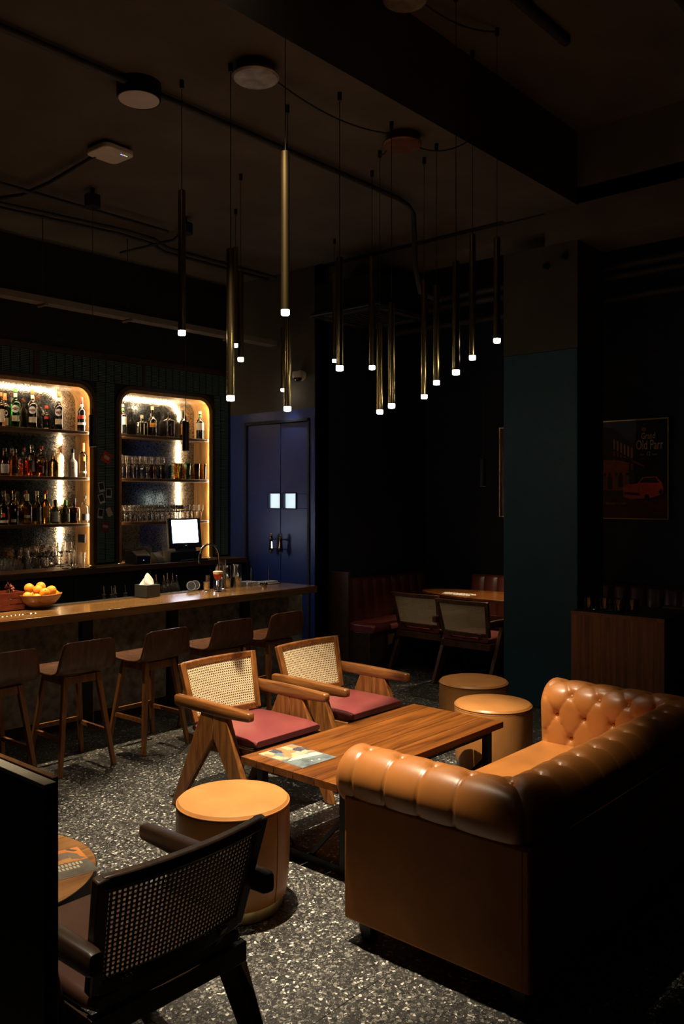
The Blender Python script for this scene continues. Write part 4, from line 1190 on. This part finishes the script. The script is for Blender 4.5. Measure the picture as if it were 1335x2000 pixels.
mbs = MB(); mbs.tube([(.052, .019, .145), (.062, .022, .165), (.074, .025, .188), (.080, .027, .2)], [.004, .011, .012, .003], 10, sx=.4); mbs.build('bowl', 'steel', sp)
t = cup('mixing_glass', 'tall clear mixing glass beside the shakers', (4.945, 5.76, .9), [(0, 0), (.040, 0), (.043, .004), (.046, .245), (.049, .252), (.0465, .252), (.0435, .245), (.039, .014), (0, .012)], 'clear_glass', 'glass', n=28)
for k, x in enumerate((5.02, 5.145)):
    t = thing('cocktail_shaker', ('pair of steel shaker tins stacked mouth to mouth, left one', 'pair of steel shaker tins stacked mouth to mouth, right one')[k], 'shaker', (x, 5.77, .9), 0, 'steel shakers on the bar')
    MB().lathe([(0, 0), (.034, 0), (.036, .003), (.041, .085), (.0425, .086), (.0425, .089), (0, .089)], 28).build('lower_tin', 'steel', t)
    MB().lathe([(0, .0892), (.0435, .0892), (.0435, .092), (.042, .094), (.0385, .165), (.036, .199), (.034, .202), (0, .202)], 28).build('upper_tin', 'steel', t)
t = thing('napkin_stack', 'low stack of white napkins near the free end of the bar', 'napkins', (5.30, 5.80, .9))
for k in range(3): MB().cbox((0, 0, .006 + k * .011), (.13, .13, .010), .03 * k).build('napkin', 'label_grey', t)
t = thing('strainer', 'spring rimmed steel strainer lying near the free end of the bar', 'strainer', (5.33, 5.62, .9))
mb = MB()
for k in range(12):
    an = 2 * PI * k / 12; mb.tube([(.018 * math.cos(an), .018 * math.sin(an), .02), (.03 * math.cos(an), .03 * math.sin(an), .03), (.034 * math.cos(an), .034 * math.sin(an), .015)], .006, 6)
mb.build('spring', 'chrome', t); MB().lathe([(0, 0), (.03, 0), (.03, .02), (0, .024)], 20).build('plate', 'chrome', t)
t = thing('folded_towel', 'grey folded bar towel at the far end of the bar', 'towel', (5.50, 5.74, .9))
MB().prism(rrect(0, 0, .20, .12, .02), 'z', 0, .012).build('fold', 'label_grey', t, bevel=.004); MB().prism(rrect(.0, .004, .185, .105, .02), 'z', .0125, .026).build('fold', 'label_grey', t, bevel=.004)
for k, (x, y, l) in enumerate(((5.25, 5.70, 'thin metal stick standing left of the strainer'), (5.47, 5.70, 'thin metal stick standing right of the strainer'))):
    t = thing('metal_stick', l, 'stick', (x, y, .9)); MB().lathe([(0, 0), (.012, 0), (.012, .004), (.003, .006), (.003, .15), (.004, .155), (0, .157)], 8).build('rod', 'steel', t)
    MB().lathe([(0, .157), (.005, .159), (.005, .167), (0, .169)], 8).build('tip', 'steel', t)
for k, (x, y, l) in enumerate(((4.62, 5.76, 'round printed coaster leaning left of the jigger, nearer one'), (4.69, 5.79, 'round printed coaster leaning left of the jigger, further one'))):
    t = thing('coaster', l, 'coaster', (x, y, .9042)); t.rotation_euler = (math.radians(74), 0, math.radians(-20))
    MB().lathe([(0, 0), (.044, 0), (.044, .003), (0, .003)], 24, (0, .044, 0)).build('disc', 'label_dark', t)
    mbr = MB(); mbr.tube([(.037 * math.cos(2 * PI * q / 24), .044 + .037 * math.sin(2 * PI * q / 24), .0032) for q in range(25)], .0018, 4, caps=False); mbr.build('print_ring', 'label_grey', t)
# tap
t = thing('tap', 'tall steel swan neck tap behind the bar', 'tap', (5.10, 5.97, .82))
pts = [(0, 0, 0), (0, 0, .30)] + [(-.112 + .112 * math.cos(math.radians(a)), 0, .345 + .115 * math.sin(math.radians(a))) for a in range(0, 181, 15)] + [(-.224, 0, .29)]
MB().tube(pts, .0095, 12).build('spout', 'chrome', t); MB().lathe([(0, 0), (.028, 0), (.028, .01), (.018, .02), (.018, .10), (0, .10)], 16).build('base', 'chrome', t)
mb = MB(); 
for k in range(5): 
    a = math.radians(20 + 30 * k); mb.lathe([(0, -.004), (.0125, -.004), (.0125, .004), (0, .004)], 10, (-.112 + .112 * math.cos(a), 0, .345 + .115 * math.sin(a)))
mb.build('coil', 'chrome', t)
# bottles with pour spouts on the rail behind the bar
def rail_bottle(x, ztop, label, dark=True):
    zs = .82; h = ztop - zs
    t = thing('speed_bottle', label, 'bottle', (x, 6.0, zs), 0, 'bottles with steel pourers behind the bar')
    if h > .19:
        MB().lathe([(0, 0), (.030, 0), (.032, .004), (.032, h * .42), (.024, h * .55), (.013, h * .66), (.013, h * .76), (0, h * .76)], 16).build('body', 'dark_glass', t)
    else:
        MB().lathe([(0, 0), (.024, 0), (.024, h * .3), (.013, h * .45), (.012, h * .55), (0, h * .55)], 14).build('body', 'dark_glass', t)
    MB().lathe([(0, h - .075), (.016, h - .075), (.016, h - .066), (0, h - .066)], 12).build('collar', 'cap_black', t)
    MB().tube([(0, 0, h - .07), (0, 0, h - .04), (-.006, -.004, h)], [.007, .005, .004], 8).build('pourer', 'steel', t)
for k, (x, z) in enumerate(((3.918, .985), (3.99, .98), (4.012, .965), (4.024, .985), (4.122, .98))):
    rail_bottle(x, z, ('steel pourer left of the tissue box, first from the left', 'steel pourer left of the tissue box, second from the left', 'steel pourer left of the tissue box, third from the left', 'steel pourer left of the tissue box, fourth from the left', 'steel pourer nearest the left side of the tissue box')[k])
for k, (x, z) in enumerate(((4.431, 1.045), (4.512, 1.035), (4.549, 1.05), (4.604, 1.045), (4.648, 1.02))):
    rail_bottle(x, z, ('dark bottle with steel pourer just right of the tissue box', 'dark bottle with steel pourer, second right of the tissue box', 'dark bottle with steel pourer, middle of the five right of the tissue box', 'dark bottle with steel pourer, fourth right of the tissue box', 'dark bottle with steel pourer nearest the cocktail')[k])
# till on the back counter
t = thing('till', 'black point of sale till with a bright white screen', 'till', (5.41, 6.86, 1.062))
MB().box(-.19, .20, -.03, .19, 0, .10).build('cash_drawer', 'black_plastic', t, bevel=.005)
MB().prism([(-.02, .10), (.12, .10), (.09, .16), (.0, .16)], 'x', -.12, .14).build('stand', 'black_plastic', t, bevel=.004)
mt_ = MB(); R3 = Matrix.Rotation(math.radians(-6), 3, 'X')
sc_ = bpy.data.objects.new('monitor', MB().box(-.195, .195, 0, .035, 0, .30).mesh('monitor', 'black_plastic')); C.objects.link(sc_); sc_.parent = t
sc_.location = (0, -.03, .135); sc_.rotation_euler = (math.radians(-7), 0, math.radians(-4))
md = sc_.modifiers.new('bevel', 'BEVEL'); md.width = .008; md.segments = 2
MB().box(-.152, .152, -.002, .001, .052, .280).build('screen', 'screen', sc_)
MB().box(-.15, -.09, -.0032, -.0015, .054, .060).build('screen_bar', 'screen_bar', sc_); MB().box(.08, .15, -.0032, -.0015, .054, .060).build('screen_bar', 'screen_bar', sc_)
MB().box(-.004, .004, -.002, .001, .022, .027).build('status_light', 'led_green', sc_)
t = thing('keyboard', 'low black keyboard lying in front of the till', 'keyboard', (5.50, 6.81, 1.063))
MB().box(-.17, .17, -.02, .015, 0, .014).build('body', 'black_plastic', t, bevel=.003); MB().box(-.16, .16, -.015, .01, .014, .018).build('keys', 'black_rubber', t)
t = thing('receipt_printer', 'black receipt printer with a blue light left of the till', 'printer', (4.90, 6.93, 1.062))
MB().prism([(-.10, 0), (.10, 0), (.10, .13), (-.02, .13), (-.10, .08)], 'x', -.08, .08).build('body', 'black_plastic', t, bevel=.008); MB().box(-.005, .001, -.103, -.098, .035, .042).build('status_light', 'led_blue', t)
MB().box(-.06, .06, .0, .08, .13, .137).build('lid', 'black_metal', t)
t = thing('card_terminal', 'dark card terminal standing between printer and till', 'card terminal', (5.12, 6.90, 1.062))
MB().prism([(-.06, 0), (.06, 0), (.06, .10), (-.03, .05)], 'x', -.045, .045).build('body', 'black_plastic', t, bevel=.006); MB().tube([(.06, 0, .02), (.05, .02, .18), (.03, .04, .20)], .003, 6).build('cable', 'cable', t)
t = thing('tablet', 'flat black tablet lying on the back counter', 'tablet', (4.23, 6.87, 1.062), .1)
MB().prism(rrect(0, 0, .26, .17, .012), 'z', 0, .009).build('body', 'black_plastic', t); MB().box(-.115, .115, -.07, .07, .0091, .0098).build('display', 'dark_glass', t)
# cards, photos and stickers on the louvres
def card(x, z, w_, h_, rot, label, mat, inner, name='photo_card', cat='photo'):
    t_ = thing(name, label, cat, (x, YB - .016, z), 0); t_.rotation_euler = (PI / 2, math.radians(rot), 0)
    MB().box(-w_ / 2, w_ / 2, -h_ / 2, h_ / 2, -.001, .001).build('card', mat, t_)
    if inner:
        MB().box(inner[0] * w_, inner[1] * w_, inner[2] * h_, inner[3] * h_, .001, .0016).build('print', inner[4], t_)
card(4.657, 2.083, .10, .10, 28, 'red sticker with a white oval between the two niches', 'red_print', (-.3, .3, -.16, .16, 'label_cream'), 'sticker', 'sticker')
PIN = (-.4, .4, -.28, .42, 'label_dark')
card(4.600, 1.802, .06, .09, -10, 'instant photo highest of the left column between the niches', 'label_white', PIN)
card(4.679, 1.744, .06, .09, 0, 'upright instant photo right of the others between the niches', 'label_white', PIN)
card(4.600, 1.690, .06, .09, -18, 'instant photo in the middle of the left column between the niches', 'label_white', PIN)
card(4.589, 1.549, .06, .09, 9, 'instant photo lowest of the left column between the niches', 'label_white', PIN)
card(4.685, 1.562, .055, .085, -24, 'plain yellowish card tilted beside the lowest instant photo', 'label_cream', None, 'note_card', 'card')
card(4.640, 1.426, .09, .10, 8, 'dark red sticker low between the niches', 'red_wood', (-.3, .35, -.12, .12, 'label_grey'), 'sticker', 'sticker')
t = thing('wall_socket', 'black wall socket plate on the right side of the left niche', 'socket', (4.485, 7.24, 1.31)); MB().box(-.006, .006, -.06, .06, -.04, .04).build('plate', 'black_plastic', t, bevel=.002)
# ================================================================== BOTTLES AND GLASSES IN THE NICHES
FACE = math.atan2(-7.2, -4.0)
def patch(r_, z0, z1, half, face=FACE, n=10, r1=None):
    rows = []
    for z, rr_ in ((z0, r_), (z1, r1 or r_)):
        rows.append([(rr_ * math.cos(face + half * (2 * k / n - 1)), rr_ * math.sin(face + half * (2 * k / n - 1)), z) for k in range(n + 1)])
    return MB().grid(rows)
def disc_patch(r_, zc, rad, face=FACE, n=20):
    vs = [(r_ * math.cos(face), r_ * math.sin(face), zc)]
    for k in range(n):
        a = 2 * PI * k / n; th = face + rad * math.cos(a) / r_
        vs.append((r_ * math.cos(th), r_ * math.sin(th), zc + rad * math.sin(a)))
    return MB().add(vs, [(0, 1 + k, 1 + (k + 1) % n) for k in range(n)])
def bottle(label, x, y, z, h, r_, glass, shoulder=.58, neck=.014, cap='cap_black', capf=.12, labels=(), liquid=None, disc=None, sq=None, waist=0.0, group='spirits bottles in the niches', slope=.16):
    t = thing('bottle', label, 'bottle', (x, y, z), 0, group)
    sh = h * shoulder; pr = [(0, .004), (r_ * .5, .001), (r_ * .93, 0), (r_, .006)]
    if waist: pr += [(r_ * (1 - waist), h * .18), (r_ * (1 - waist * .4), h * .35), (r_ * 1.0, sh)]
    else: pr += [(r_, sh * .5), (r_, sh)]
    for k in range(1, 6):
        q = k / 6; pr.append((neck + (r_ - neck) * (.5 + .5 * math.cos(PI * q)) , sh + h * slope * q))
    hc = h * (1 - capf)
    pr += [(neck, sh + h * slope), (neck * .95, hc), (0, hc)]
    rot = FACE + PI / 2 if sq else 0
    MB().lathe(pr, 24 if not sq else 32, rot=0, sq=sq).build('body', glass, t, sharp=50)
    MB().lathe([(0, hc + .0005), (neck * 1.12, hc + .0005), (neck * 1.15, hc + .003), (neck * 1.1, h - .002), (neck, h), (0, h)], 14).build('cap', cap, t)
    if liquid:
        f = liquid[1]
        MB().lathe([(0, .008), (r_ * .9, .008), (r_ * .93, .012), (r_ * .93, sh * f), (0, sh * f)], 20, sq=sq).build('liquid', liquid[0], t)
    for (a, b_, mat, half) in labels:
        rr_ = r_ * (1.012 if not sq else 1.02)
        if a < shoulder + .001 and b_ <= shoulder + .02:
            patch(rr_ + .0006, h * a, h * b_, half).build('label', mat, t)
        else:
            patch(neck * 1.06 + .0006, h * a, h * b_, PI).build('neck_label', mat, t)
    if disc:
        dd = disc_patch(r_ * 1.012 + .0008, h * disc[0], disc[1]).build('round_label', disc[2], t)
        if len(disc) > 3:
            disc_patch(r_ * 1.012 + .0014, h * disc[0], disc[1] * .42).build('emblem', 'label_red', t)
            rows = []
            patch(r_ * 1.012 + .0018, h * disc[0] - .006, h * disc[0] + .006, disc[1] * .78 / r_).build('emblem_bar', 'label_dark', t)
            me = text_mesh('MARTINI', .011, 'label_white', extrude=.0001); o_ = share('lettering', me, t)
            rr2 = r_ * 1.012 + .0025
            for v in me.vertices:
                xx, zz, dd_ = v.co.x, v.co.y, v.co.z
                th = FACE + xx / rr2
                v.co = ((rr2 + dd_) * math.cos(th), (rr2 + dd_) * math.sin(th), h * disc[0] - .004 + zz)
    return t
Z1, Z2, Z3, ZN = 2.324, 1.892, 1.459, 1.062
VL = [(.15, .29, 'label_cream', .75), (.76, .86, 'label_white', 1)]
Y = 7.19
# left niche, top shelf
bottle('pale labelled bottle cut by the left edge on the top shelf', 3.650, Y, Z1, .30, .043, 'amber_glass', labels=[(.12, .5, 'label_cream', .9)], cap='cap_orange')
bottle('dark vermouth bottle with cream labels and orange cap, left of the green one', 3.712, Y + .04, Z1, .30, .038, 'dark_glass', cap='cap_orange', capf=.2, labels=[(.05, .27, 'label_cream', .9)], disc=(.41, .029, 'label_cream'))
bottle('bright green vermouth bottle on the top shelf', 3.790, Y, Z1, .355, .044, 'green_glass', cap='cap_green', labels=VL, disc=(.46, .034, 'label_white', 1), waist=.10)
bottle('dark vermouth bottle with orange cap, standing right of the green one', 3.952, Y, Z1, .355, .044, 'dark_glass', cap='cap_orange', labels=VL, disc=(.46, .034, 'label_white', 1), waist=.10)
bottle('dark bottle half hidden behind the middle vermouth bottle', 4.010, Y + .09, Z1, .30, .040, 'dark_glass', cap='cap_orange', labels=[(.05, .27, 'label_cream', .9)], disc=(.41, .028, 'label_cream'))
bottle('small dark bottle with a red mark left of the third vermouth bottle', 4.140, Y + .09, Z1, .23, .036, 'dark_glass', cap='cap_red', labels=[(.02, .10, 'label_cream', .5), (.45, .55, 'label_red', .5)])
bottle('dark vermouth bottle in front of the glowing niche corner', 4.212, Y, Z1, .352, .044, 'dark_glass', cap='cap_orange', labels=VL, disc=(.46, .034, 'label_white', 1), waist=.10)
bottle('dark bottle with red band and red cap at the right of the top shelf', 4.440, Y - .02, Z1, .325, .040, 'dark_glass', cap='cap_red', capf=.16, labels=[(.36, .47, 'label_red', 1.1), (.19, .26, 'label_white', 1.1), (.72, .80, 'label_white', 1)])
# left niche, middle shelf
bottle('amber bottle at the left edge of the middle shelf', 3.690, Y, Z2, .245, .040, 'brown_glass', labels=[(.1, .42, 'label_grey', .9)], cap='cap_black', liquid=None)
bottle('amber bottle second from the left on the middle shelf', 3.785, Y, Z2, .24, .036, 'amber_glass', labels=[(.1, .35, 'label_dark', .8)], cap='cap_black')
bottle('square shouldered red bottle with a grey label, left of its twin', 3.945, Y, Z2, .285, .042, 'clear_glass', labels=[(.15, .5, 'label_grey', .55), (.45, .5, 'label_dark', .55)], liquid=('red_liquid', .85), cap='clear_glass', sq=5)
bottle('square shouldered red bottle with a grey label, right of its twin', 4.050, Y + .02, Z2, .28, .040, 'clear_glass', labels=[(.12, .34, 'label_grey', .55), (.36, .5, 'label_dark', .55)], liquid=('red_liquid', .8), cap='cap_red', sq=5)
bottle('slim clear bottle behind the red twins', 4.115, Y + .09, Z2, .24, .032, 'clear_glass', cap='clear_glass')
bottle('clear bottle standing against the vertical light', 4.185, Y + .05, Z2, .225, .040, 'gold_glass', cap='cap_cream', sq=4)
bottle('white bottle with a small green dot on the middle shelf', 4.358, Y, Z2, .265, .042, 'milk_glass', cap='cap_black', capf=.14, disc=(.33, .008, 'cap_green'), labels=[(.1, .25, 'label_white', .5)], slope=.2, shoulder=.5)
bottle('clear bottle with an orange label at the right of the middle shelf', 4.455, Y - .02, Z2, .325, .040, 'clear_glass', cap='cap_orange', capf=.25, labels=[(.47, .60, 'label_amber', .6), (.12, .18, 'label_grey', .8)], waist=.12, shoulder=.62)
# left niche, lower shelf
bottle('brown bottle with a red emblem at the left of the lower shelf', 3.684, Y, Z3, .25, .042, 'brown_glass', labels=[(.08, .17, 'label_grey', .9), (.28, .42, 'label_red', .25)], cap='amber_glass')
bottle('tall dark bottle behind the lower shelf left end', 3.725, Y + .09, Z3, .30, .040, 'dark_glass', cap='cap_black')
bottle('brown bottle with a pale label second on the lower shelf', 3.775, Y, Z3, .25, .042, 'brown_glass', labels=[(.1, .2, 'label_grey', .5)], cap='amber_glass')
bottle('tall dark bottle behind the second bottle of the lower shelf', 3.82, Y + .09, Z3, .315, .042, 'dark_glass', cap='amber_glass')
bottle('dark red bottle with a long pale neck on the lower shelf', 3.902, Y, Z3, .275, .044, 'brown_glass', cap='cap_cream', capf=.22, labels=[(.22, .3, 'label_grey', .6)])
bottle('clear necked bottle with a dark label on the lower shelf', 3.995, Y, Z3, .30, .042, 'smoke_glass', labels=[(.1, .5, 'label_dark', 1.0)], cap='cap_cream', liquid=('amber_glass', .5), shoulder=.5, slope=.24)
bottle('golden rum bottle with an emblem label on the lower shelf', 4.082, Y, Z3, .312, .040, 'gold_glass', labels=[(.2, .52, 'label_amber', .6)], cap='cap_red', liquid=('gold_glass', .9))
bottle('squat dark bottle with a grey label on the lower shelf', 4.178, Y, Z3, .222, .044, 'smoke_glass', labels=[(.1, .5, 'label_grey', .8)], cap='cap_black', capf=.2, shoulder=.55)
bottle('olive bottle half hidden behind the squat ones', 4.225, Y + .08, Z3, .222, .040, 'olive_glass', cap='cap_black', capf=.2)
bottle('squat green bottle on the lower shelf', 4.283, Y, Z3, .22, .044, 'olive_glass', labels=[(.08, .42, 'label_dark', .9)], cap='cap_green', capf=.22)
bottle('dark wide bottle with a conical neck on the lower shelf', 4.378, Y, Z3, .235, .044, 'brown_glass', labels=[(.1, .4, 'label_dark', .5)], cap='cap_black', capf=.2, neck=.012, slope=.06, shoulder=.62, sq=4)
bj = bottle('clear jug bottle with two ring handles at the lower shelf end', 4.480, Y - .02, Z3, .258, .046, 'clear_glass', labels=[(.1, .34, 'label_dark', .8)], cap='cap_black', capf=.1, neck=.013)
for s in (-1, 1):
    MB().tube([(s * .026 * 1 + s * .016 * math.cos(2 * PI * k / 16), 0, .175 + .016 * math.sin(2 * PI * k / 16)) for k in range(17)], .004, 6, caps=False).build('ring_handle', 'clear_glass', bj)
# right niche, top shelf
def mont(label, x, y):
    bottle(label, x, y, Z1, .30, .043, 'dark_glass', cap='cap_cream', capf=.1, labels=[(.32, .58, 'label_cream', 1.2), (.78, .86, 'cap_green', 1)], waist=.06, neck=.015, shoulder=.6)
mont('dark bottle with a wide cream label at the left of the right niche', 4.905, Y)
bottle('dark bottle behind the left cream labelled one', 4.965, Y + .09, Z1, .25, .038, 'dark_glass', cap='cap_black')
bottle('square dark bottle with a cream label in the right niche', 5.135, Y, Z1, .205, .046, 'dark_glass', cap='cap_cream', capf=.16, labels=[(.05, .58, 'label_cream', .5)], sq=6, shoulder=.62, slope=.1)
bottle('tall slim dark bottle with a faded label in the right niche', 5.262, Y, Z1, .305, .044, 'dark_glass', cap='cap_cream', labels=[(.3, .44, 'label_amber', .7)], shoulder=.5, slope=.2)
bottle('dark bottle with a tan label behind the tall slim one', 5.322, Y + .09, Z1, .245, .040, 'dark_glass', cap='cap_cream', labels=[(.08, .5, 'label_cream', .8)])
bottle('dark green square bottle with a dark red label in the right niche', 5.470, Y, Z1, .262, .047, 'dark_glass', cap='cap_black', labels=[(.08, .55, 'label_dark', .55), (.08, .25, 'red_wood', .5)], sq=5, shoulder=.66, slope=.1)
bottle('dark bottle with a tan label behind the black cylinder lamp', 5.655, Y, Z1, .295, .038, 'dark_glass', cap='cap_black', labels=[(.12, .5, 'label_amber', .8)])
mont('dark bottle with a wide cream label at the right of the right niche', 5.862, Y - .02)
# stemmed glasses
def stem_glass(h, rb, bowl, name):
    hb = h - bowl
    pr = [(0, 0), (.033, 0), (.034, .0015), (.010, .005), (.0055, .012), (.0052, hb - .01), (.008, hb), (rb * .75, hb + bowl * .22), (rb, hb + bowl * .5), (rb * .86, h), (rb * .86 - .0012, h), (rb - .0014, hb + bowl * .5), (rb * .74, hb + bowl * .24), (0, hb + .006)]
    return MB().lathe(pr, 18).mesh(name, 'clear_glass')
wg = stem_glass(.225, .037, .105, 'wine_glass'); cg = stem_glass(.165, .030, .075, 'port_glass')
ORD = ('leftmost', 'second from left', 'third from left', 'fourth from left', 'fifth from left', 'sixth from left', 'seventh from left', 'eighth from left', 'ninth from left', 'tenth from left', 'eleventh from left', 'twelfth from left',
       'thirteenth from left', 'fourteenth from left', 'fifteenth from left', 'sixteenth from left', 'seventeenth from left')
def glassrow(name, me, xs, y, z, label, group):
    for k, x in enumerate(xs):
        o_ = share(name, me, None, (x + random.uniform(-.004, .004), y + random.uniform(-.006, .006), z))
        tag(o_, label + ', ' + ORD[k], 'glass', group)
for r_, y in enumerate((7.17, 7.29)):
    glassrow('wine_glass', wg, [4.86 + k * .082 + r_ * .03 for k in range(7)], y, Z2, ('large wine glass in the second shelf front row', 'large wine glass in the second shelf back row')[r_], 'large wine glasses row %d' % (r_ + 1))
for r_, y in enumerate((7.16, 7.25)):
    glassrow('port_glass', cg, [4.84 + k * .0645 + r_ * .02 for k in range(17 if r_ < 2 else 16)], y, Z3, ('small stemmed glass in the front row above the till', 'small stemmed glass in the back row above the till')[r_], 'small stemmed glasses row %d' % (r_ + 1))
hiball = [(0, 0), (.026, 0), (.028, .003), (.033, .17), (.0315, .17), (.0265, .014), (0, .012)]
hm = {c: MB().lathe(hiball, 18).mesh('highball', c) for c in ('smoke_glass', 'green_glass', 'olive_glass', 'gold_glass', 'red_liquid', 'amber_glass', 'brown_glass')}
for k, (x, c, l) in enumerate(((5.555, 'amber_glass', 'amber highball glass beside the light strip of the right niche'), (5.625, 'olive_glass', 'olive highball glass second in the coloured row'), (5.69, 'smoke_glass', 'grey highball glass third in the coloured row'), (5.755, 'green_glass', 'green highball glass in the coloured row'),
          (5.815, 'brown_glass', 'brown highball glass in the coloured row'), (5.87, 'red_liquid', 'red highball glass near the end of the coloured row'), (5.915, 'gold_glass', 'yellow highball glass at the end of the coloured row'))):
    tag(share('highball_glass', hm[c], None, (x, 7.16 + .06 * (k % 2), Z2)), l, 'glass', 'coloured highball glasses')
# glasses standing on the counter in the left niche
rk = MB().lathe([(0, 0), (.034, 0), (.037, .004), (.041, .088), (.0392, .088), (.035, .016), (0, .013)], 18).mesh('rocks_glass', 'clear_glass')
for r_, y in enumerate((7.15, 7.235, 7.32)):
    glassrow('rocks_glass', rk, [3.615 + k * .086 + r_ * .02 for k in range(6)], y, ZN, ('short tumbler in the front row on the back counter', 'short tumbler in the middle row on the back counter', 'short tumbler in the back row on the back counter')[r_], 'short tumblers row %d' % (r_ + 1))
cp = stem_glass(.145, .036, .06, 'coupe_glass')
for r_, (y, z) in enumerate(((7.22, ZN), (7.31, ZN))):
    glassrow('coupe_glass', cp, [4.10 + k * .076 for k in range(3)], y, z, ('squat stemmed glass in the front pair of rows on the back counter', 'squat stemmed glass in the rear row on the back counter')[r_], 'squat stemmed glasses row %d' % (r_ + 1))
glassrow('rocks_glass', rk, [3.93 + k * .084 for k in range(5)], 7.30, ZN + .0885, 'short tumbler stacked on top of the back row', 'stacked tumblers')
tag(share('wine_glass', wg, None, (4.215, 7.16, ZN)), 'wine glass on the back counter, left of a pair', 'glass', 'wine glasses on the counter')
tag(share('wine_glass', wg, None, (4.295, 7.16, ZN)), 'wine glass on the back counter, right of a pair', 'glass', 'wine glasses on the counter')
hc = MB().lathe(hiball, 18).mesh('highball', 'clear_glass')
for k, (x, y, s_, l) in enumerate(((4.355, 7.20, .9, 'clear highball glass first of four near the niche side'), (4.405, 7.24, .75, 'clear highball glass second of four near the niche side'), (4.45, 7.16, .7, 'clear highball glass third of four near the niche side'), (4.478, 7.27, .6, 'clear highball glass closest to the niche side'))):
    o_ = share('highball_glass', hc, None, (x, y, ZN)); o_.scale = (.8, .8, s_); tag(o_, l, 'glass', 'clear highball glasses')
